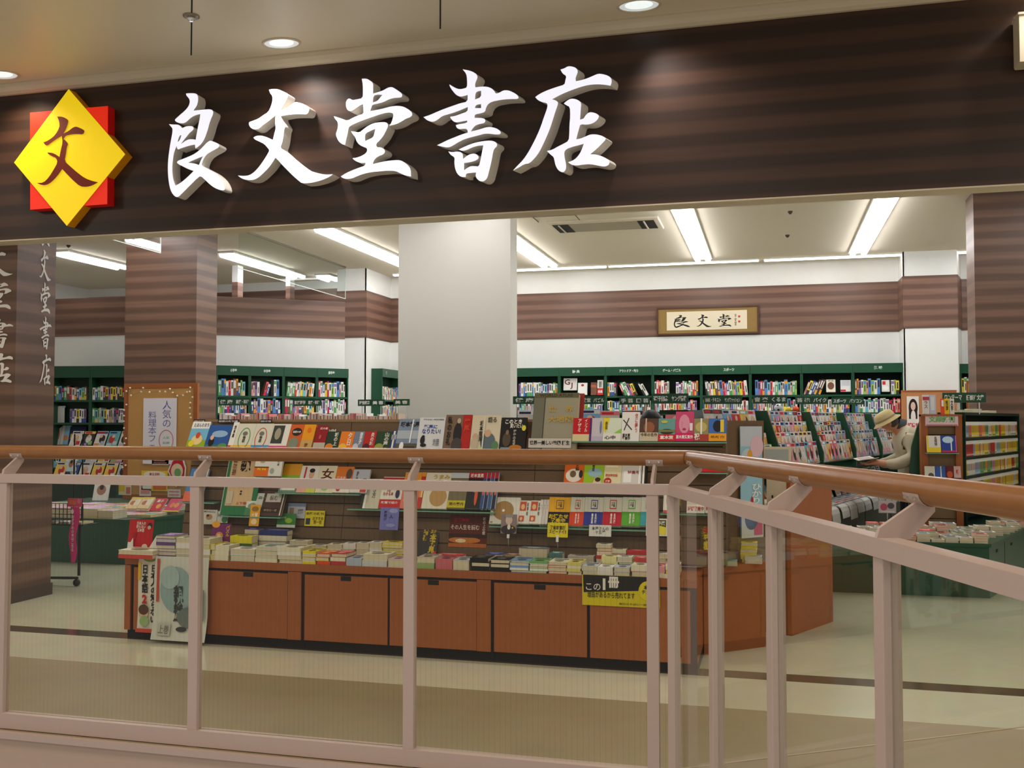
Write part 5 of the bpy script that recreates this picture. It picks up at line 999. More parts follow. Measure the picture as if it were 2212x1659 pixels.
# rows of magazines between the atlas and the racks
HY = 10.2; hx0, hx1 = pY(1105, 900, HY).x, pY(1545, 900, HY).x
t = thing('magazine_gondola', 'low green gondola of bright magazines behind the prize novels', 'shelf unit', (hx0, HY, 0))
MB().box(0, hx1 - hx0, 0, .5, 0, 1.34, GREEN).build('body', t); MB().box(0, hx1 - hx0, -.02, .0, 1.32, 1.38, GREEN).build('front_lip', t)
x = hx0 + .03; k = 0
while x < hx1 - .24:
    put(MAGS, rm.randrange(28), (x, HY + .1, 1.3435), (-.2, 0, 0), f'front-facing magazine, {nth(k)} from the left behind the prize novels', group='magazines behind the prize novels', scale=rm.uniform(.93, 1.05)); x += rm.uniform(.222, .24); k += 1
for q in ((1108, 1158, 856, 873, ['健 康'], 'health'), (1250, 1308, 856, 873, ['・教室', 'パズル'], 'classes and puzzles'), (1338, 1404, 857, 874, ['手 芸', '園 芸'], 'handicraft and gardening'), (1407, 1487, 850, 872, ['週刊誌', 'ヤング情報'], 'weekly magazines'), (1520, 1603, 855, 873, ['NHK・テキスト', 'ヤングファッション'], 'broadcast text and young fashion')):
    sign(*q[:5], f'green sign on thin posts above the right gondola, {q[5]} section', HY + .38, 1.34)
# ------------------------------------------------------------------ slanted magazine racks in echelon
RA = Vector((.30, .954, 0)).normalized(); RNm = Vector((RA.y, -RA.x, 0)); RQ = Vector((.44, 10.45, 0)); UL = 1.39
rzA = math.atan2(RA.y, RA.x); names = ('first, behind the slat wall end', 'second, behind the cash register', 'third', 'fourth, beside the reading man', 'fifth, behind the reading man')
SL0, SL1, BACKO = 1.086, 1.590, .25
WIRE = mat('rack_wire', (150, 152, 150), rough=.3, metal=.7)
for i in range(5):
    O = RQ + RA * (UL * (i - 2)); nm = names[i].split(',')[0]
    t = thing('magazine_rack', f'green slanted magazine rack, {names[i]} of the row', 'magazine rack', (O.x, O.y, 0), (0, 0, rzA))
    # local: x along the row, -y towards the customer
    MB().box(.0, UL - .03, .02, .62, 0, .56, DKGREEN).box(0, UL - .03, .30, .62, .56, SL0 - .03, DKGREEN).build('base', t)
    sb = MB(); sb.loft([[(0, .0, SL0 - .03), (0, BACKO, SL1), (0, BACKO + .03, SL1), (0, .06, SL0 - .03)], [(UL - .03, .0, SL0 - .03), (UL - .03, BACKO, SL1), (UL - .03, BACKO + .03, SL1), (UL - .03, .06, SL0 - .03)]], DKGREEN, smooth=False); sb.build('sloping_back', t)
    prof = [(-.085, SL0 - .09), (-.085, SL0 + .10), (BACKO - .20, SL1 + .005), (BACKO + .12, SL1 + .005), (.62, 1.2), (.62, .0), (.30, .0), (.30, SL0 - .09)]
    ep = MB(); n = len(prof); vs = [(UL - .03, y, z) for y, z in prof] + [(UL - .003, y, z) for y, z in prof]
    ep.add(vs, [tuple(range(n))[::-1], tuple(range(n, 2 * n))] + [(q, (q + 1) % n, n + (q + 1) % n, n + q) for q in range(n)], GREEN); ep.build('divider_panel', t)
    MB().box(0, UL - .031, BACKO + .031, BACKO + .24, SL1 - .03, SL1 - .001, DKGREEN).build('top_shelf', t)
    for k in range(4):
        f = k * .198; y, z = BACKO * f, SL0 + (SL1 - SL0) * f
        MB().box(0, UL - .03, y - .064, y + .02, z - .012, z - .004, GREEN).tube([(0, y - .064, z + .012), (UL - .031, y - .064, z + .012)], .003, WIRE, 6).build('ledge', t)
        for m in range(9 if i else 6):
            x = .03 + m * (.146 if i else .21); th = math.radians(10)
            p = O + RA * x + (-RNm) * (y - .054 + .002 * (m % 2)) + Vector((0, 0, z - .0015))
            row = ('bottom', 'lower middle', 'upper middle', 'top')[k]
            put(MAGS, rm.randrange(28), p, (-th, 0, rzA), f'magazine, {nth(m)} along the {row} ledge of the {nm} slanted rack', group='magazines on the slanted racks', scale=(.68 if i else .95, 1, .78))
    if i >= 1:   # newspapers drooping over the low front shelf
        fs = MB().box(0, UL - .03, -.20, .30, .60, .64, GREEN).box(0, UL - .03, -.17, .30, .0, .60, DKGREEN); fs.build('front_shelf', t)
        for m in range(4):
            w = .30; mb = MB(); pr = random.Random(i * 10 + m)
            rings = [[(0, y, z), (w, y, z), (w, y, z + .012), (0, y, z + .012)] for y, z in ((.10, .6425), (-.205, .6425), (-.235, .622), (-.25, .58), (-.258, .50 + pr.uniform(-.02, .03)))]
            mb.loft(rings, mat('newsprint', (206, 202, 194), rough=.8, noise=.4, nscale=60), smooth=False)
            for q in range(4): mb.box(.03, w - .03 - .05 * (q % 2), -.18 + .07 * q, -.14 + .07 * q, .6545, .6555, C(((90, 86, 84), (200, 60, 50), (120, 116, 110), (70, 90, 150))[q]))
            o = mb.build('newspaper', loc=O + RA * (.02 + m * .335), rot=(0, 0, rzA), label=f'folded newspaper drooping off the low shelf of the {nm} rack, {nth(m)} along', cat='newspaper', group='newspapers on the low rack shelves')
        for m in range(5):
            p = O + RA * (.05 + m * .26) + (-RNm) * .15 + Vector((0, 0, .646))
            put(MAGS, rm.randrange(28), p, (-.35, 0, rzA), f'magazine, {nth(m)} along the low shaded shelf of the {nm} rack', group='magazines on the low rack shelves', scale=.95)
RZ = 1.625
def rtop(px, Y): q = pY(px, 890, Y); return q.x
for q in ((1626, 1701, 854, 872, ['音 楽', 'くるま'], 'music and cars', 10.4), (1718, 1789, 856, 873, ['芸 能', 'バイク'], 'entertainment and motorbikes', 10.9), (1797, 1866, 858, 874, ['スポーツ', 'パソコン'], 'sports and computers', 11.9)):
    sign(*q[:5], f'green sign on thin posts above the slanted racks, {q[5]} section', q[6], 1.60)
def toy(px, rpx, col, label, name='toy_ball'):
    """a ball resting on the top shelf of the racks, seen at the photograph's column px"""
    r = rpx * 9.9 / FPX; best = min((abs(cpx(RQ + RA * (k * .01 - 2.0) - RNm * (BACKO + .13)) - px), k * .01 - 2.0) for k in range(300))[1]
    q = RQ + RA * best - RNm * (BACKO + .13); p = (q.x, q.y, SL1 + r)
    mb = MB().ball((0, 0, 0), r, C(col), 20, 12)
    if name == 'soccer_ball':
        for a in range(0, 360, 72):
            for e in (-25, 40):
                g0 = math.radians(a + e * .9); e0_ = math.radians(e); v = Vector((math.cos(g0) * math.cos(e0_), math.sin(g0) * math.cos(e0_), math.sin(e0_))); x = v.orthogonal().normalized(); y = v.cross(x)
                mb.add([(v + (x * math.cos(g) + y * math.sin(g)) * .30).normalized() * r * 1.006 for g in (0, 1.257, 2.513, 3.77, 5.027)] + [v * r * 1.012], [(n_, (n_ + 1) % 5, 5) for n_ in range(5)], C((24, 24, 26)))
    mb.build(name, loc=p, label=label, cat='ball')
def cpx(v):
    c = CAMROT.transposed() @ (Vector((v.x, v.y, SL1)) - EYEV); return CX + FPX * c.x / -c.z
toy(1682, 10, (238, 238, 236), 'black and white soccer ball on top of the racks', 'soccer_ball')
toy(1703, 7, (240, 206, 50), 'yellow toy ball on top of the racks')
toy(1719, 8, (230, 90, 40), 'orange red toy ball on top of the racks')
# ================================================================== right side: end stand, paperback shelf, table, register
EY = 10.45
ex0, ex1 = pY(1990, 950, EY).x, pY(2079, 950, EY).x; ez = pY(2030, 895, EY).z; w = ex1 - ex0
t = thing('end_display_stand', 'orange framed end stand with brown slats beside the paperback shelf', 'display stand', (ex0, EY, 0))
for s, q in ((0, .062), (w - .062, w)): MB().box(s, q, 0, .13, 0, ez, ORANGE).build('side_panel', t)
bk = MB()
for k in range(9): bk.box(.062, w - .062, .05, .07, .05 + k * .165, .05 + k * .165 + .158, mat('slat_board_tan', (150, 122, 90), rough=.55, noise=.2, nscale=50))
bk.box(.062, w - .062, .07, .1, .02, ez, DARK).build('slat_panel', t)
MB().box(0, w, -.01, .14, ez - .02, ez, ORANGE).build('top', t)
def ef(px0, px1, yb, yt, base, spec, label, nm='paperback', cat='book', t_=.02, tilt=14, Y=EY - .01, pages=True): place_front(nm, cat, px0, px1, yb, yt, t_, base, spec, label, lambda x, y: pY(x, y, Y), tilt, pages=pages)
place_front('display_card', 'sign card', 1999, 2070, 920, 896, .006, (232, 206, 212), [('t', '文庫新刊', .1, .9, .3, .88, (130, 190, 120), .05), G(.02, .98, .02, .12, (200, 110, 130)), G(0, 1, .95, 1, (200, 100, 120))], 'pink card with green lettering at the top of the end stand', lambda x, y: pY(x, y, EY - .008), 0, pages=False)
for y, nm in ((978, 'upper'), (1044, 'lower')):
    a = pY(2000, y, EY - .09); b = pY(2072, y, EY - .09)
    MB().box(0, b.x - a.x, 0, .135, -.008, 0, SHELFGLASS).build('glass_shelf', loc=(a.x, a.y, a.z - .001), label=f'{nm} glass shelf of the orange end stand', cat='shelf')
E2 = EY - .08
ef(2003, 2033, 977, 941, (228, 222, 212), [G(0, 1, 0, .3, (236, 206, 40)), ('t', '名\n探\n偵', .55, .75, .4, .95, (60, 50, 60)), G(0, .12, 0, 1, (236, 206, 40))], 'white and yellow paperback on the upper glass shelf of the end stand', Y=E2)
ef(2034, 2067, 977, 941, (40, 70, 150), [('e', .45, .75, .36, .2, (190, 220, 236)), G(0, 1, 0, .1, (206, 40, 90)), G(.62, .7, .1, .9, (226, 236, 240)), G(.94, 1, 0, 1, (226, 90, 150))], 'blue glossy paperback on the upper glass shelf of the end stand', Y=E2)
for j, (a, b, base, sp) in enumerate(((1999, 2021, (226, 222, 204), [('e', .6, .4, .3, .2, (70, 80, 70)), G(0, 1, 0, .25, (232, 200, 40))]), (2022, 2044, (60, 96, 176), [G(.5, .6, .3, 1, Wt), G(0, 1, 0, .25, (226, 190, 60))]), (2045, 2061, (110, 30, 34), [('e', .5, .5, .4, .2, (200, 90, 50)), G(0, 1, 0, .25, (226, 206, 190))]), (2062, 2077, (216, 180, 170), [G(0, 1, 0, .3, (80, 40, 60)), ('t', '新', .3, .7, .5, .8, Rd)]))):
    ef(a, b, 1043, 1007, base, sp, f'{cname(base)} paperback on the lower glass shelf of the end stand', Y=E2)
for j, (a, b, base, sp) in enumerate(((1994, 2008, (226, 226, 222), [('t', 'プ\nラ\nス', .2, .8, .3, .9, (150, 40, 60)), G(0, 1, .72, .9, (190, 60, 80))]), (2009, 2022, (196, 206, 226), [G(.2, .8, .2, .9, (226, 228, 232))]), (2033, 2041, (230, 80, 40), [G(.2, .8, .5, .9, Wt)]), (2041, 2051, (240, 206, 30), [('t', '推\n理', .2, .8, .2, .9, K)]), (2052, 2062, (232, 228, 216), [('t', '文\n学', .2, .8, .2, .9, K, .03)]))):
    place_front('paperback', 'book', a, b, 894.6, 853 + (j > 1) * 8, .03, base, sp, f'{cname(base)} paperback standing on top of the end stand, {nth(j)} from the left', lambda x, y: pY(x, y, EY + .03), 6)
# paperback shelf running back to the right
SA, SD = Vector((ex1 + .05, EY + .13, 0)), Vector((.4, .917, 0)).normalized(); SLN = 2.50; rzS = math.atan2(SD.y, SD.x); SN = Vector((SD.y, -SD.x, 0))
t = thing('paperback_shelf', 'dark green shelf of yellow paperbacks running back from the end stand', 'bookcase', (SA.x, SA.y, 0), (0, 0, rzS))
zs = [pP(2082, y, SA, SN).z for y in (946, 988, 1030, 1072.5)]; ztop = pP(2082, 897, SA, SN).z
MB().box(-.0, SLN, .0, .26, ztop, ztop + .03, DKGREEN).build('top', t)
MB().box(0, SLN, .24, .26, 0, ztop, DKGREEN).build('back_panel', t)
for s in (0, SLN - .02): MB().box(s, s + .02, .0, .24, 0, ztop, DKGREEN).build('side_panel', t)
for z in zs + [.45]: MB().box(.02, SLN - .02, .0, .24, z - .022, z, DKGREEN).build('shelf', t)
PB = []; rp = random.Random(9)
for q in range(26):
    c = [(236, 212, 40), (236, 214, 60), (232, 226, 214), (228, 120, 110), (240, 206, 40), (140, 190, 220), (238, 216, 50), (110, 180, 110), (226, 224, 220), (236, 170, 70), (232, 150, 180), (206, 50, 50), (240, 220, 80)][q % 13]
    wv = (.034, .04, .046)[q % 3]; h = .158; mb = MB().box(.001, wv - .001, .002, .105, .0, h - .002, PAGE).box(0, wv, 0, .002, 0, h, C(c)).box(0, .002, 0, .105, 0, h, C(c)).box(wv - .002, wv, 0, .105, 0, h, C(c))
    cover(mb, wv, h, [G(0, 1, .78, 1, (240, 238, 232)), G(.35, .65, .3, .72, (60, 50, 40) if q % 2 else (200, 60, 50)), G(.2, .8, .06, .16, (90, 140, 90) if q % 4 == 0 else (236, 232, 222))]); PB.append((mb.mesh('paperback'), c, wv))
for k, z in enumerate(zs):
    x = .03; m = 0; run = rp.randrange(26)
    while x < SLN - .08:
        if rp.random() < .35: run = rp.randrange(26)
        me, c, wv = PB[run]
        o = bpy.data.objects.new('paperback', me); COL.objects.link(o); o.location = SA + SD * x - SN * .012 + Vector((0, 0, z + .0015)); o.rotation_euler = (0, 0, rzS)
        tag(o, f'{cname(c)} spined paperback, {nth(m)} along the {("top", "second", "third", "fourth")[k]} row of the paperback shelf', 'book', 'paperbacks on the green shelf'); x += wv + .001; m += 1
for j in range(5):
    p = SA + SD * (.15 + j * .34) - SN * .12
    mb = MB()
    for q in range(2 + j % 3): mb.box(-.05, .05, -.07, .07, q * .016, q * .016 + .015, C(((232, 230, 224), (206, 210, 206))[q % 2]))
    MB().box(-.05, .05, -.07, .07, 0, .018 + .012 * (j % 3), PAGE, top=C((230, 228, 222))).build('paperback', loc=(p.x, p.y, ztop + .03), rot=(0, 0, rzS + j * .3), label=f'white paperback lying flat on top of the paperback shelf, {nth(j)} along', cat='book')
sign(2036, 2130, 848, 870, ['ワンテーマ', '講談社文庫'], 'green sign on thin posts above the end stand and paperback shelf', EY + .06, ez)
# board with a portrait poster on the rear pillar
a, b = pY(1949, 1000, 17.25), pY(2069, 1000, 17.25); zt = pY(2010, 845.5, 17.25).z
t = thing('notice_board', 'orange brown notice board on the lower face of the rear pillar', 'notice board', (a.x, 17.25, 0))
MB().box(0, b.x - a.x, 0, .03, .9, zt, mat('orange_board', (190, 130, 84), rough=.5, noise=.15)).build('board', t)
MB().box(0, b.x - a.x, -.01, .04, zt, zt + .02, ORANGE).build('cap', t)
MB().box(.1, .16, 0, .03, 0, .9, ORANGE).build('leg', t); MB().box(b.x - a.x - .16, b.x - a.x - .1, 0, .03, 0, .9, ORANGE).build('leg', t)
place_front('display_poster', 'poster', 1960, 1986, 945, 856, .004, (232, 226, 218), [('e', .52, .72, .38, .22, (44, 32, 34)), G(.16, .86, .45, .72, (44, 32, 34)), ('e', .52, .76, .2, .1, (226, 190, 170)), ('e', .52, .5, .2, .16, (230, 222, 216)), G(0, 1, .0, .34, (236, 214, 214)), ('t', '雑誌を', .05, .95, .24, .36, (190, 40, 60), .03), ('t', 'よもう', .05, .95, .08, .2, (190, 40, 60), .03)], 'tall poster of a long-haired woman with red lettering on the rear pillar board', lambda x, y: pY(x, y, 17.24), 0, pages=False)
a, b = pY(2089, 900, 15.0), pY(2108, 900, 15.0); zt = pY(2098, 822, 15.0).z
t = thing('cork_board', 'small orange edged board half hidden by the right striped column', 'notice board', (a.x, 15.0, 0))
MB().box(0, b.x - a.x + .3, 0, .03, 0, zt, ORANGE).build('frame', t); MB().box(-.0 + .02, b.x - a.x - .03, -.004, .0, .8, zt - .05, mat('cork', (206, 160, 96), rough=.8, noise=.3, nscale=120)).build('panel', t)
# low table of flat piles
RT = [(.38, 9.14), (1.80, 9.14), (2.75, 11.4), (2.37, 11.4), (1.98, 10.40), (1.0, 10.25)]; RZT = .46
t = thing('sale_table', 'low dark green table covered with flat piles of paperbacks', 'table', (.38, 9.14, 0))
loc = lambda v: (v[0] - .38, v[1] - 9.14)
MB().prism([loc(v) for v in ((.40, 9.16), (1.785, 9.16), (2.73, 11.39), (2.38, 11.39), (1.985, 10.385), (1.0, 10.235))], 0, RZT - .03, GREEN).build('body', t)
MB().prism([loc(v) for v in RT], RZT - .03, RZT, GREEN).build('top', t)
v0, v1 = Vector(loc((1.785, 9.16))), Vector(loc((2.73, 11.39))); hb = MB()
for f in (.12, .37, .75):
    c = v0.lerp(v1, f); d = (v1 - v0).normalized() * .03; n = Vector((d.y, -d.x)).normalized() * .003
    hb = MB().prism([tuple(c - d), tuple(c + d), tuple(c + d + n), tuple(c - d + n)], .36, .385, DARK); hb.build('handle_slot', t)
ln = MB(); c = v0.lerp(v1, .25); d = (v1 - v0).normalized() * .004; n = Vector((d.y, -d.x)).normalized() * .002
ln.prism([tuple(c - d), tuple(c + d), tuple(c + d + n), tuple(c - d + n)], .03, .42, DARK).build('door_gap', t)
PILEC = [(238, 234, 226), (234, 226, 210), (226, 110, 100), (232, 150, 150), (226, 214, 190), (200, 210, 214), (206, 60, 60), (236, 230, 220), (226, 130, 70), (190, 200, 170)]
PK = []
for q in range(20):
    c = PILEC[q % 10]; tt = (.016, .02, .024)[q % 3]; wv, dv = .108, .15; e = .002; mb = MB(); m = C(c)
    mb.box(.002, wv - .002, .002, dv - .002, e, tt - e, PAGE).box(0, wv, 0, dv, 0, e, m).box(0, wv, 0, dv, tt - e, tt - .0004, m)
    cover(m2 := MB(), wv, dv, [G(.1, .9, .55, .9, C_alt(c)), G(.2, .8, .1, .4, (232, 226, 216))]); mb.add([(x, z, tt - .0004 - y) for x, y, z in m2.v], m2.f, C(C_alt(c)))
    PK.append((mb.mesh('flat_paperback'), c, tt))
rq = random.Random(23); npile = 0
for j in range(13):
    Yr = 9.16 + j * .165; xe = 1.79 + (Yr - 9.14) * .42; xa = .40 + (Yr - 9.14) * .56 if Yr < 10.1 else 2.0 + (Yr - 10.4) * .40 + .07; x = xa + .01; i = 0
    while x + .11 < xe:
        n = rq.choice((1, 2, 2, 3, 3, 4)) + (1 if j > 4 else 0); z = RZT; q0 = rq.randrange(20)
        for k in range(n):
            me, c, tt = PK[q0 if rq.random() < .8 else rq.randrange(20)]
            o = bpy.data.objects.new('flat_paperback', me); COL.objects.link(o); o.location = (x + rq.uniform(-.003, .003), Yr, z); o.rotation_euler = (0, 0, rq.uniform(-.03, .03)); z += tt
            pos = 'only book' if n == 1 else 'top book' if k == n - 1 else 'bottom book' if k == 0 else nth(n - 1 - k) + ' book from top'
            tag(o, f'{cname(c)} {pos}, {nth(i)} pile of {nth(j)} row on low green table', 'book', 'paperbacks piled on the low green table')
        x += .1135; i += 1
p = pY(1925, 1098, 9.6)
t = thing('display_card', 'small pink and grey picture card on a stem at the back of the low table', 'sign card', (.95, 10.32, 0))
a, b, zt = pY(1898, 1108, 10.32), pY(1936, 1108, 10.32), pY(1915, 1082, 10.32).z
t.location = (a.x, 10.32, 0); cb = MB().box(0, b.x - a.x, 0, .005, a.z, zt, C((206, 196, 200))); cc = MB(); cover(cc, b.x - a.x, zt - a.z, [('e', .3, .5, .2, .3, (200, 90, 120)), ('e', .7, .6, .2, .25, (90, 90, 100)), G(.1, .9, .05, .2, (232, 228, 226))]); cb.v += []; 
for f, mi in zip(cc.f, cc.m): cb.add([(cc.v[k][0], cc.v[k][1], cc.v[k][2] + a.z) for k in f], [tuple(range(len(f)))], cc.mats[mi])
cb.build('card', t); MB().tube([((b.x - a.x) / 2, .004, 0), ((b.x - a.x) / 2, .004, a.z)], .006, CHROME, 8).build('stem', t)
# register counter
cx0 = pY(1705, 1370, 7.21)
t = thing('register_counter', 'orange fronted register counter right of the slat wall', 'counter', (.13, 7.21, 0))
fv = [(0, 0), (.31, .60), (-.05, .82), (-.36, .22)]
ax = Vector((.31, .60)); pxv = Vector((-.89, .46))
q = [Vector((0, 0)), ax, ax + pxv * .03, pxv * .03]
MB().prism([tuple(v) for v in q], 0, 1.075, ORANGE).build('front_panel', t)
q2 = [pxv * .032, ax + pxv * .032, ax + pxv * .62, pxv * .62]
MB().prism([tuple(v) for v in q2], 0, .86, mat('counter_brown', (120, 84, 60), rough=.5, noise=.2)).build('body', t)
MB().prism([tuple(v) for v in q2], .86, .884, CREAM).build('worktop', t)
BEI = mat('beige_register_plastic', (222, 214, 190), rough=.5)
d = 7.55; rp_ = pY(1678, 1010, 7.62)
t = thing('cash_register', 'beige cash register with a tilted screen behind the railing corner', 'cash register', (rp_.x, 7.62, .885))
MB().box(-.075, .08, -.08, .09, 0, .20, BEI).box(-.06, .065, -.084, -.07, .02, .10, BEI).build('printer_body', t, bevel=.012)
MB().box(-.04, -.028, -.0865, -.0845, .05, .07, BLACK).build('slot', t)
MB().box(-.02, .02, -.0, .04, .20, .30, BEI).build('neck', t)
mo = MB().box(-.11, .10, -.02, .05, .0, .155, BEI).build('monitor', t, loc=(.005, -.02, .27), rot=(-.15, 0, 0), bevel=.01)
MB().box(-.09, .08, -.0235, -.0195, .02, .135, mat('register_screen', (176, 186, 186), rough=.2)).build('screen', mo)
MB().box(-.09, .15, -.12, .0, .245, .255, BEI).build('tray', t)

# green end of the rack between the reading man and the end stand
gp = [(1993, 896), (1998, 1060), (1963, 1060), (1969, 965), (1980, 925)]
P_ = [pY(x, y, 10.66) for x, y in gp]; P_ = [Vector((p.x - .0, 0, p.z)) for p in P_]; n = len(P_); zb = [Vector((P_[1].x, 0, 0)), Vector((P_[2].x, 0, 0))]
pl = [P_[0], P_[1], zb[0], zb[1], P_[2], P_[3], P_[4]]; n = len(pl)
mb2 = MB(); mb2.add(pl + [p + Vector((0, .05, 0)) for p in pl], [tuple(range(n)), tuple(range(n, 2 * n))[::-1]] + [(i, (i + 1) % n, n + (i + 1) % n, n + i) for i in range(n)], GREEN)
mb2.build('rack_screen', loc=(0, 10.66, 0), label='sloping green end screen between the reading man and orange end stand', cat='screen')
# ================================================================== left side: green table, cork board, rack
LT = [(-8.9, 8.98), (-6.53, 8.98), (-6.28, 9.62), (-6.62, 10.50), (-6.62, 11.46), (-8.9, 11.46)]; LZ = .47
t = thing('sale_table', 'low dark green table with piles of cookery books left of the island', 'table', (-8.9, 8.98, 0))
lo = lambda v, s=0: (v[0] + 8.9 + s, v[1] - 8.98)
MB().prism([(0.0, .02), (2.36, .02), (2.60, .64), (2.27, 1.5), (2.27, 2.46), (0, 2.46)], 0, LZ - .03, GREEN).build('body', t); MB().prism([lo(v) for v in LT], LZ - .03, LZ, GREEN).build('top', t)
# cork board
CYB = 11.42; a, b = pY(266, 1068, CYB), pY(425, 1068, CYB); zt = pY(345, 828, CYB).z; w, h = b.x - a.x, zt - LZ
t = thing('cork_board', 'tall cork board in an orange wood frame in front of the wood pillar', 'notice board', (a.x, CYB, LZ + .001))
fr = MB(); F = .06
for q in ((0, w, 0, F), (0, w, h - F, h), (0, F, F, h - F), (w - F, w, F, h - F)): fr.box(q[0], q[1], -.01, .03, q[2], q[3], ORANGE)
fr.build('frame', t)
MB().box(F, w - F, .0, .02, F, h - F, mat('cork_panel', (206, 156, 92), rough=.85, noise=.35, nscale=150)).build('cork_panel', t)
gp = [(273, 845), (281, 838), (283, 854), (305, 846), (309, 838), (323, 847), (345, 846), (357, 846), (367, 840), (373, 848), (383, 855), (395, 854), (404, 847), (411, 837), (410, 846), (416, 858), (411, 870), (410, 881), (410, 894), (412, 902), (273, 874), (268, 886), (268, 898), (267, 910), (268, 925), (272, 947), (269, 958), (268, 990), (271, 1005), (265, 1010)]
gl = thing('bead_garland', 'string of small white shell beads pinned round the cork board', 'garland', (a.x, CYB - .02, LZ + h))
SHELL = mat('white_shell', (242, 236, 222), rough=.4)
P3 = [pY(x, y, CYB - .027) for x, y in gp]; org = Vector((a.x, CYB - .02, LZ + h))
MB().tube([p - org + Vector((0, .006, 0)) for p in P3[:20]], .002, C((120, 100, 70)), 5).build('string', gl); MB().tube([P3[1] - org, P3[0] - org] + [p - org + Vector((0, .006, 0)) for p in P3[20:]], .002, C((120, 100, 70)), 5).build('string', gl)
for p in P3: MB().ball(tuple(p - org), .013, SHELL, 8, 6).build('bead', gl)
cpl = lambda x, y: pY(x, y, CYB - .014)
def cork(px0, px1, yb, yt, base, spec, label, nm='display_card', th=.004, rz=0.0):
    place_front(nm, 'sign card' if nm == 'display_card' else 'poster', px0, px1, yb, yt, th, base, spec, label, cpl, 0, pages=False)
cork(308, 380, 1002, 860, (234, 230, 236), [('t', '人\n気\nの', .58, .84, .56, .96, (90, 96, 160), .0), ('t', '料\n理\n本\nフ\nェ\nア', .16, .40, .1, .8, (110, 110, 170), .0), ('e', .70, .36, .22, .16, (214, 110, 100), .02), ('t', '人気', .6, .8, .38, .42, (150, 200, 150)), ('t', '料理', .6, .8, .3, .34, (150, 200, 150))], 'white handwritten notice with blue vertical lettering on the cork board', 'display_poster')
cork(328, 364, 1004, 987, (236, 226, 226), [G(.1, .9, .7, .8, (220, 150, 150)), G(.1, .8, .45, .55, (220, 150, 150)), G(.1, .9, .2, .3, (220, 150, 150))], 'small white slip with pink lines just below the handrail')
cork(305, 362, 1060, 1017, (238, 206, 40), [('e', .5, .82, .42, .16, (240, 236, 228)), ('t', '料理', .3, .7, .75, .9, (200, 60, 50)), G(.45, .95, .06, .5, (226, 110, 50)), G(.06, .4, .1, .55, (240, 240, 236))], 'yellow notice with food pictures at the foot of the cork board')
cork(301, 326, 1071, 1042, (240, 232, 230), [G(.1, .9, .6, .85, (230, 130, 120)), G(.1, .9, .15, .45, (226, 150, 140))], 'small white and red card under the yellow notice')
cork(256, 283, 1069, 1045, (236, 226, 190), [G(0, .5, .3, .9, (232, 200, 50)), G(.6, .95, .1, .7, (214, 120, 120))], 'small yellow and white card at the left foot of the cork board')
cork(362, 390, 1074, 1057, (236, 226, 226), [G(.1, .9, .6, .8, (220, 150, 150)), G(.1, .9, .2, .4, (220, 150, 150))], 'small white card with pink lines at the right foot of the cork board')
hm = MB(); hp = [pY(x, y, CYB - .03) for x, y in ((362, 1018), (372, 992), (394, 984), (402, 1010), (400, 1034), (380, 1052), (369, 1032))]
o0 = hp[0]; hm.add([p - o0 for p in hp] + [p - o0 + Vector((0, .005, 0)) for p in hp], [tuple(range(7))[::-1], tuple(range(7, 14))] + [(i, (i + 1) % 7, 7 + (i + 1) % 7, 7 + i) for i in range(7)], C((238, 232, 228)))
hq = [(p - o0) * .86 + Vector((.02, -.002, -.0)) for p in hp]; hm.poly(hq[::-1], C((200, 30, 50))); hc = sum(hq, Vector()) / 7
hm.ell(hc.x, hc.z, .09, .10, hc.y - .003, C((236, 206, 170))).ell(hc.x + .01, hc.z - .02, .05, .055, hc.y - .004, C((120, 170, 110)))
hm.build('display_card', loc=o0, label='red and white house shaped card at the right of the cork board', cat='sign card')
# face-out books and piles on the left table
lt = lambda x, y: pZ(x, y, LZ + .012)
def ltb(px0, px1, yb, yt, base, spec, label, z=.12, tilt=50, Y=9.6, t_=.02):
    place_front('book', 'book', px0, px1, yb, yt, t_, base, spec, label, lambda x, y: pY(x, y, Y), tilt)
for j, (a_, b_) in enumerate(((270, 294), (295, 320))): ltb(a_, b_, 1098, 1074, (230, 206, 160), [('e', .4, .5, .26, .2, (190, 120, 80)), G(.5, .95, .3, .9, (236, 222, 196)), G(0, 1, .85, 1, (236, 210, 90))], f'cream cookery book lying tilted on the left table piles, {nth(j)} of two')
ltb(322, 346, 1102, 1076, (200, 30, 56), [('e', .6, .35, .2, .2, (230, 160, 60)), ('t', '菓子', .2, .8, .65, .88, Wt)], 'crimson cookery book tilted on the left table piles')
ltb(352, 384, 1105, 1077, (206, 50, 96), [('e', .35, .5, .15, .2, (226, 120, 60)), ('e', .65, .5, .15, .2, (230, 140, 80)), G(0, 1, 0, .08, (236, 206, 60))], 'magenta cookery book tilted at the right end of the left table')
rl = random.Random(31); LC = [(232, 222, 206), (226, 190, 180), (236, 234, 228), (232, 214, 190), (222, 120, 130), (236, 230, 214), (240, 206, 60)]
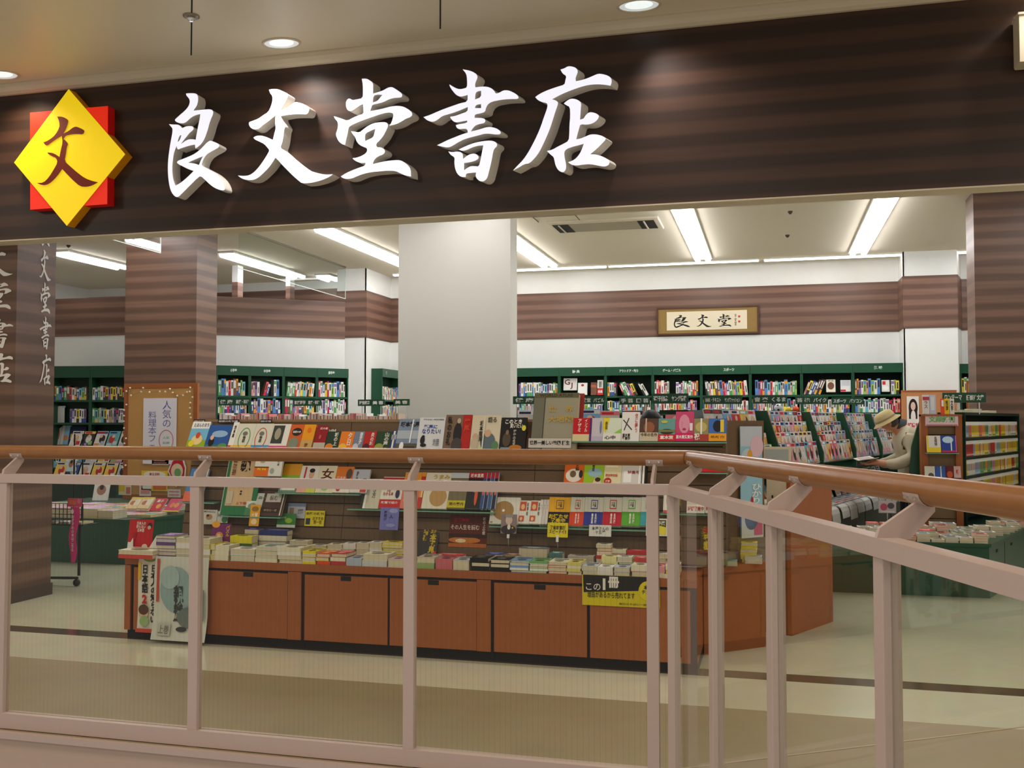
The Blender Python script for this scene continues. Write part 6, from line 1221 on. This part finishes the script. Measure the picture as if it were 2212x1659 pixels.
for j in range(5):
    for i in range(13):
        n = (4, 3, 3, 2, 2)[j]; x = -8.80 + i * .1905 + (0, .08, .06, -.05, -.1)[j]; Yr = 9.0 + j * .26
        if x + .19 > -6.535 + min((Yr - 8.98) * .39, .25) - max(0, (Yr - 9.4) * .40): break
        z = LZ
        if j in (1, 2, 3) and x > -7.2: n = 1
        for k in range(n):
            c = LC[(i * 3 + j + k // 2) % 7]; tt = (.022, .026)[i % 2]; mb = MB(); m = C(c); e = .002
            mb.box(.002, .186, .002, .238, e, tt - e, PAGE).box(0, .188, 0, .24, 0, e, m).box(0, .188, 0, .24, tt - e, tt - .0004, m)
            cover(m2 := MB(), .188, .24, [G(.1, .9, .6, .9, C_alt2(c)), ('e', .5, .35, .3, .2, (206, 150, 100))]); mb.add([(x_, z_, tt - .0004 - y_) for x_, y_, z_ in m2.v], m2.f, C(C_alt2(c)))
            pos = 'top book' if k == n - 1 else 'bottom book' if k == 0 else nth(n - 1 - k) + ' book from top'
            mb.build('cookery_book', loc=(x + rl.uniform(-.002, .002), Yr + rl.uniform(0, .01), z), rot=(0, 0, rl.uniform(-.01, .01)), label=f'{cname(c)} {pos}, {nth(i)} pile of the {nth(j)} row on the left table', cat='book', group='cookery books piled on the left table'); z += tt
# flyer stand standing on the island
flp = lambda x, y: pY(x, y, TF + .12)
place_front('leaflet_stand', 'leaflet', 274, 326, 1192, 1122, .004, (196, 22, 30), [G(0, .2, 0, .3, (236, 232, 226)), ('t', '日本人の\n知らない\n日本語', .30, .68, .62, .94, Wt, .02), ('e', .86, .82, .1, .09, (60, 36, 30)), ('e', .84, .76, .07, .06, (226, 180, 150)), ('e', .72, .16, .12, .1, (236, 216, 206)), ('p', (170, 14, 24), [(.2, 0), (.36, .6), (.2, .6)])], 'red leaflet with white title standing at the left end of the island', flp, 8, pages=False)
for (x0, x1, yb, yt, nm) in ((270, 287, 1193, 1162, 'left'), (314, 338, 1196, 1157, 'right')):
    q = [pY(x, y, TF + .10) for x, y in ((x0, yb), (x1, yb), ((x1 if nm == 'left' else x1), yt))]; o0 = q[0]
    mb = MB(); mb.add([p - o0 for p in q] + [p - o0 + Vector((0, .004, 0)) for p in q], [(0, 1, 2), (5, 4, 3), (0, 3, 4, 1), (1, 4, 5, 2), (2, 5, 3, 0)], PAPER); mb.build('card_fold', loc=o0, label=f'white folded paper wing on the {nm} of the red leaflet', cat='leaflet')
# sloping rack with magazines behind the left table, against the partition bookcases
GY2 = 12.9; g0, g1 = pY(100, 1040, GY2).x, pY(250, 1040, GY2).x; w = g1 - g0
t = thing('magazine_rack', 'green stepped magazine rack seen between the shopfront column and cork board', 'magazine rack', (g0, GY2, 0))
MB().box(0, w, 0, .6, 0, .62, DKGREEN).build('base', t)
tiers = [(0, .05, .62), (1, .22, .86), (2, .40, 1.10)]
for k, y, z in tiers: MB().box(0, w, y, y + .2, z - .03, z, GREEN).box(0, w, y + .16, y + .2, z, z + .21, DKGREEN).build('ledge', t)
for k, y, z in tiers:
    for m in range(6):
        put(MAGS, rl.randrange(28), (g0 + .04 + m * .225, GY2 + y + .03, z + .005), (-.45, 0, 0), f'magazine, {nth(m)} along the {("bottom", "middle", "top")[k]} ledge of the left stepped rack', group='magazines on the left stepped rack', scale=.95)
for j, (a_, b_, yb, yt, base, nm) in enumerate(((141, 158, 1018, 985, (196, 214, 214), 'pale blue picture book'), (199, 232, 1066, 1036, (228, 220, 216), 'white book with round portrait'))):
    place_front('book', 'book', a_, b_, yb, yt, .02, base, [('e', .5, .5, .3, .25, (170, 120, 96)), ('e', .5, .62, .14, .12, (60, 44, 40)), G(.1, .9, .85, .95, (190, 70, 70))], nm + ' on the front of the left stepped rack', (lambda x, y: pY(x, y, GY2 + .03)) if j == 0 else (lambda x, y: pZ(x, y + 15, LZ + .001)), 20)
place_front('display_card', 'sign card', 112, 139, 913, 877, .004, (232, 232, 228), [G(.1, .4, .8, .9, (90, 90, 100)), ('e', .95, .95, .15, .06, (200, 206, 220))], 'blank white card in the case beside the column lettering', lambda x, y: pY(x, y, mid.y + .03), 0, pages=False)
for j, (a_, b_, yb, yt, base, sp, nm) in enumerate(((116, 128, 955, 919, (230, 228, 224), [('e', .6, .5, .25, .25, (214, 130, 110))], 'white picture book'), (129, 148, 955, 919, (150, 196, 224), [('e', .5, .35, .3, .14, (226, 140, 90)), G(0, .3, 0, 1, (232, 230, 226))], 'pale blue picture book'), (146, 179, 949, 921, (34, 44, 84), [G(.1, .9, .3, .6, (236, 196, 40)), ('e', .5, .4, .2, .2, (190, 70, 50))], 'navy and yellow book'), (180, 191, 961, 948, (236, 190, 40), [('e', .4, .5, .2, .3, (206, 60, 40))], 'yellow boxed book'), (207, 262, 961, 943, (110, 120, 180), [('e', .5, .4, .2, .3, (50, 60, 120)), G(.1, .9, .8, 1, (226, 226, 230))], 'lilac picture book'))):
    place_front('book', 'book', a_, b_, yb, yt, .02, base, sp, nm + ' on the third level of the left partition cases', lambda x, y: pY(x, 960.6, mid.y + .03), 12)
# wire rack with the pink banner
WY = 7.72; wa, wb = pY(86, 1120, WY), pY(179, 1120, WY); fz = pY(160, 1262, WY - .2)
t = thing('wire_rack', 'black wire basket rack on a castered foot behind the shopfront column', 'wire rack', (wa.x, WY, 0))
BW = BLACK; wz0, wz1 = pY(140, 1134, WY).z, pY(140, 1088, WY).z; w = wb.x - wa.x; bk = MB()
for k in range(12): bk.tube([(w * k / 11, 0, wz0), (w * k / 11, 0, wz1)], .0035, BW, 6)
for k in range(5): z = wz0 + (wz1 - wz0) * k / 4; bk.tube([(0, 0, z), (w, 0, z)], .0035, BW, 6)
for k in range(12): bk.tube([(w * k / 11, 0, wz0), (w * k / 11, .22, wz0)], .003, BW, 6)
bk.build('basket', t)
for s in (.40, .60): MB().tube([(w * s, .22, wz0), (w * s, .22, 1.38)], .007, BW, 8).build('upright', t)
MB().tube([(w * .86, .04, .09), (w * .86, .04, wz0)], .013, BW, 8).build('leg', t)
MB().tube([(-.05, .06, .05), (w * .9, -.0, .075)], .013, BW, 8).build('foot_bar', t)
MB().ball((w * .88, -.0, .034), .033, BW, 14, 10).build('caster', t)
MB().box(0, w, -.004, .24, wz0 - .004, wz0, BW).build('tray', t)
for j in range(3): MB().box(0, .1, 0, .16, 0, .02, PAGE, top=C(((60, 70, 60), (226, 222, 216), (200, 190, 60), (120, 60, 60))[j])).build('booklet', loc=(wa.x + .05 + j * .14, WY + .03, wz0 + .005), label=f'small booklet lying in the wire basket, {nth(j)} from the left', cat='book')
pk = mat('pink_banner_cloth', (222, 60, 140), rough=.6)
pa, pb_, pc = pY(153, 1095, WY - .03), pY(168, 1095, WY - .03), pY(160, 1215, WY - .03); bm = MB(); rings = []
for k in range(13):
    f = k / 12; ww = (pb_.x - pa.x) * (1 - .45 * max(0, f - .75) / .25) * (1 - .1 * f); y = .012 * math.sin(f * 9); x = .01 * math.sin(f * 6 + 1); z = (pc.z - pa.z) * f
    rings.append([(x, y, z), (x + ww, y + .008, z), (x + ww, y + .0105, z), (x, y + .0025, z)])
bm.loft(rings, pk, smooth=False); W_ = pb_.x - pa.x
bm.text('お\nす\nす\nめ\nの\n本\nは\nこ\nち\nら', W_ * .3, W_ * .7, (pc.z - pa.z) * .8, (pc.z - pa.z) * .14, -.016, PAPER, .02).ell(W_ * .4, (pc.z - pa.z) * .08, .016, .022, -.016, PAPER)
bm.build('pink_banner', loc=pa, label='narrow bright pink banner hanging from the wire basket rack', cat='banner')
pa, pb_ = pY(146, 1094, WY - .012), pY(176, 1094, WY - .012); zt = pY(160, 1076, WY).z
MB().box(0, pb_.x - pa.x, 0, .006, 0, zt - pa.z, C((230, 90, 120))).ell((pb_.x - pa.x) * .82, (zt - pa.z) * .65, .02, .022, -.001, C((232, 130, 170))).box(.01, (pb_.x - pa.x) * .6, -.001, 0, .02, zt - pa.z - .02, C((236, 130, 80))).build('display_card', loc=pa, label='pink and orange card clipped above the pink banner', cat='sign card')
# ================================================================== people
SKIN = mat('skin', (206, 150, 118), rough=.55); COAT = mat('beige_coat', (196, 186, 158), rough=.85, noise=.18, nscale=30); TROU = mat('dark_trousers', (36, 34, 40), rough=.85)
HAT = mat('tan_hat', (196, 176, 128), rough=.9, noise=.15, nscale=60); HAIR = mat('black_hair', (26, 22, 22), rough=.5)
def skin_mesh(name, parent, chains, m, sub=2, root=0):
    """chains: lists of (x, y, z, radius); points at the same place are joined into one skeleton"""
    pts_, ed, rad = [], [], []
    def idx(p):
        for i, q in enumerate(pts_):
            if (Vector(q) - Vector(p[:3])).length < 1e-4: return i
        pts_.append(tuple(p[:3])); rad.append(p[3]); return len(pts_) - 1
    for ch in chains:
        ids = [idx(p) for p in ch]
        ed += list(zip(ids[:-1], ids[1:]))
    me = bpy.data.meshes.new(name); me.from_pydata(pts_, ed, []); me.materials.append(m)
    o = bpy.data.objects.new(name, me); COL.objects.link(o); o.parent = parent
    md = o.modifiers.new('skin', 'SKIN'); md.use_smooth_shade = True
    for i, r in enumerate(rad): me.skin_vertices[0].data[i].radius = (r, r)
    me.skin_vertices[0].data[root].use_root = True
    s = o.modifiers.new('subdivision', 'SUBSURF'); s.levels = s.render_levels = sub
    return o
# the reading man: he faces -x in his own frame, z up; feet at the origin
MP = pY(1968, 1000, 11.0)
man = thing('person', 'person in beige coat and tan brimmed hat bending over an open magazine', 'person', (MP.x, 11.0, 0), (0, 0, math.radians(8)))
def leg(s): return [(.0, 0, .88, .115), (.01, s * .09, .84, .10), (-.01, s * .10, .46, .065), (.03, s * .10, .08, .045), (-.06, s * .105, .035, .038), (-.13, s * .11, .025, .03)]
def arm(s): return [(-.05, 0, 1.36, .118), (-.045, s * .155, 1.345, .066), (-.02, s * .215, 1.14, .05), (-.22, s * .165, 1.055, .042), (-.33, s * .11, 1.065, .034)]
def hand(s):
    w = (-.33, s * .11, 1.065); out = [[(*w, .034), (-.39, s * .095, 1.07, .030)]]
    for k in range(4):
        b = (-.39, s * .095, 1.07); yy = s * (.085 - .016 * k + .02); L = (.050, .060, .056, .042)[k]
        out.append([(*b, .03), (-.42, yy + s * .01, 1.06, .0095), (-.42 - L, yy - s * .006, 1.05, .0085), (-.43 - L, yy - s * .012, 1.07, .0075)])
    out.append([(*w, .034), (-.36, s * .065, 1.09, .012), (-.40, s * .05, 1.105, .0095), (-.425, s * .045, 1.105, .008)])
    return out
torso = [(.0, 0, .88, .115), (.01, 0, 1.04, .125), (-.01, 0, 1.22, .14), (-.05, 0, 1.36, .118), (-.13, 0, 1.435, .058), (-.18, 0, 1.46, .062), (-.235, 0, 1.475, .086), (-.255, 0, 1.52, .082)]
body = skin_mesh('body', man, [torso, leg(1), leg(-1), arm(1), arm(-1)] + hand(1) + hand(-1), SKIN)
face = MB(); FX = Vector((-.30, 0, 1.49))
face.ball((-.328, 0, 1.455), .014, SKIN, 10, 8, 1.4)
for s in (-1, 1):
    face.ball((-.312, s * .034, 1.478), .010, C((240, 236, 230)), 8, 6); face.ball((-.320, s * .034, 1.477), .005, C((30, 24, 22)), 8, 6); face.ball((-.232, s * .083, 1.472), .022, SKIN, 8, 6, 1.5)
face.box(-.306, -.298, -.022, .022, 1.415, 1.420, C((150, 84, 76))).build('face', man)
coat_t = [(.01, 0, .74, .155), (.01, 0, .90, .155), (.015, 0, 1.06, .155), (-.005, 0, 1.22, .168), (-.05, 0, 1.36, .140), (-.135, 0, 1.425, .080)]
def sleeve(s): return [(-.05, 0, 1.36, .140), (-.045, s * .165, 1.345, .090), (-.015, s * .218, 1.14, .076), (-.20, s * .172, 1.052, .064), (-.30, s * .122, 1.062, .052)]
skin_mesh('coat', man, [coat_t, sleeve(1), sleeve(-1)], COAT)
def trouser(s): return [(.0, 0, .86, .125), (.01, s * .09, .82, .112), (-.01, s * .10, .46, .082), (.02, s * .10, .09, .066)]
skin_mesh('trousers', man, [trouser(1), trouser(-1)], TROU)
MB().tube([(-.085, 0, 1.435), (-.115, 0, 1.452), (-.138, 0, 1.462)], [.092, .084, .074], mat('dark_collar', (74, 78, 82), rough=.8), 14).build('collar', man)
hr = MB().ball((-.195, 0, 1.490), .078, mat('grey_hair', (90, 86, 84), rough=.7), 14, 10); hr.build('hair', man)
ht = MB(); ax_ = Vector((-.50, 0, .87)).normalized(); bx_ = Vector((0, 1, 0)); cx_ = ax_.cross(bx_); hc = Vector((-.245, 0, 1.515)); 
ringh = lambda r, h, e=1.1: [hc + ax_ * h + cx_ * (r * e * math.cos(2 * math.pi * k / 24)) + bx_ * (r * math.sin(2 * math.pi * k / 24)) for k in range(24)]
ht.loft([ringh(.138, -.026), ringh(.135, -.019), ringh(.100, .004), ringh(.097, .02), ringh(.092, .055), ringh(.078, .083), ringh(.042, .094)], HAT); ht.build('hat', man)
ht2 = MB().loft([ringh(.1015, .006), ringh(.0985, .024)], mat('hat_band', (150, 130, 92), rough=.8), caps=False); ht2.build('hat_band', man)
SH = mat('black_shoe', (24, 22, 22), rough=.4)
for s in (1, -1): MB().loft([[(x, s * .105 + y * wd, z) for y, z in ((-1, .004), (1, .004), (.8, hh), (-.8, hh))] for x, wd, hh in ((.075, .03, .07), (.03, .045, .085), (-.06, .048, .07), (-.14, .042, .045), (-.175, .02, .03))], SH).build('shoe', man)
mz = thing('open_magazine', 'open magazine held in both hands by the man in the tan hat', 'magazine', (MP.x, 11.0, 0), (0, 0, math.radians(8)))
for s in (1, -1):
    mb = MB(); v = [(-.53, 0, 1.09), (-.36, 0, 1.115), (-.37, s * .20, 1.13), (-.54, s * .20, 1.105)]
    mb.add(v + [(x, y, z - .006) for x, y, z in v], [(0, 1, 2, 3), (7, 6, 5, 4), (0, 4, 5, 1), (1, 5, 6, 2), (2, 6, 7, 3), (3, 7, 4, 0)], C((226, 220, 206))); q = [(Vector(v[0]) * (1 - a) + Vector(v[1]) * a) * (1 - b) + (Vector(v[3]) * (1 - a) + Vector(v[2]) * a) * b + Vector((0, 0, .001)) for a, b in ((.15, .15), (.85, .15), (.85, .8), (.15, .8))]
    mb.poly(q, C((170, 150, 140) if s > 0 else (150, 160, 170))); mb.build('page_half', mz)
# a second customer, only the dark hair shows above the novels
KP = pY(1406, 905, 9.5)
kid = thing('person', 'person with black hair whose crown shows above the shelf of prize novels', 'person', (KP.x, 9.5, 0))
zc = pY(1406, 884, 9.5).z
h_ = zc - .11
skin_mesh('body', kid, [[(0, 0, .80, .11), (0, 0, 1.0, .12), (0, 0, 1.24, .13), (0, -.01, 1.34, .055), (0, -.02, h_ - .05, .07), (0, -.02, h_ + .02, .085)], [(0, 0, .80, .11), (.09, 0, .76, .09), (.10, 0, .42, .06), (.10, .02, .06, .045), (.10, -.10, .03, .035)], [(0, 0, .80, .11), (-.09, 0, .76, .09), (-.10, 0, .42, .06), (-.10, .02, .06, .045), (-.10, -.10, .03, .035)], [(0, 0, 1.24, .13), (.16, 0, 1.22, .06), (.20, .03, .98, .045), (.17, -.10, .80, .035), (.165, -.15, .74, .028)], [(0, 0, 1.24, .13), (-.16, 0, 1.22, .06), (-.20, .03, .98, .045), (-.17, -.10, .80, .035), (-.165, -.15, .74, .028)]], SKIN)
skin_mesh('jacket', kid, [[(0, 0, .74, .135), (0, 0, 1.0, .14), (0, 0, 1.23, .15), (0, -.005, 1.30, .08)], [(0, 0, 1.23, .15), (.16, 0, 1.22, .08), (.20, .03, .98, .062), (.175, -.08, .82, .05)], [(0, 0, 1.23, .15), (-.16, 0, 1.22, .08), (-.20, .03, .98, .062), (-.175, -.08, .82, .05)]], mat('navy_jacket', (44, 48, 66), rough=.8))
skin_mesh('trousers', kid, [[(0, 0, .80, .12), (.09, 0, .75, .10), (.10, 0, .42, .075), (.10, .02, .08, .06)], [(0, 0, .80, .12), (-.09, 0, .75, .10), (-.10, 0, .42, .075), (-.10, .02, .08, .06)]], TROU)
MB().ball((0, -.0, h_ + .01), .098, HAIR, 18, 12, 1.0).ball((.03, .01, h_ - .03), .09, HAIR, 14, 10, 1.2).build('hair', kid)
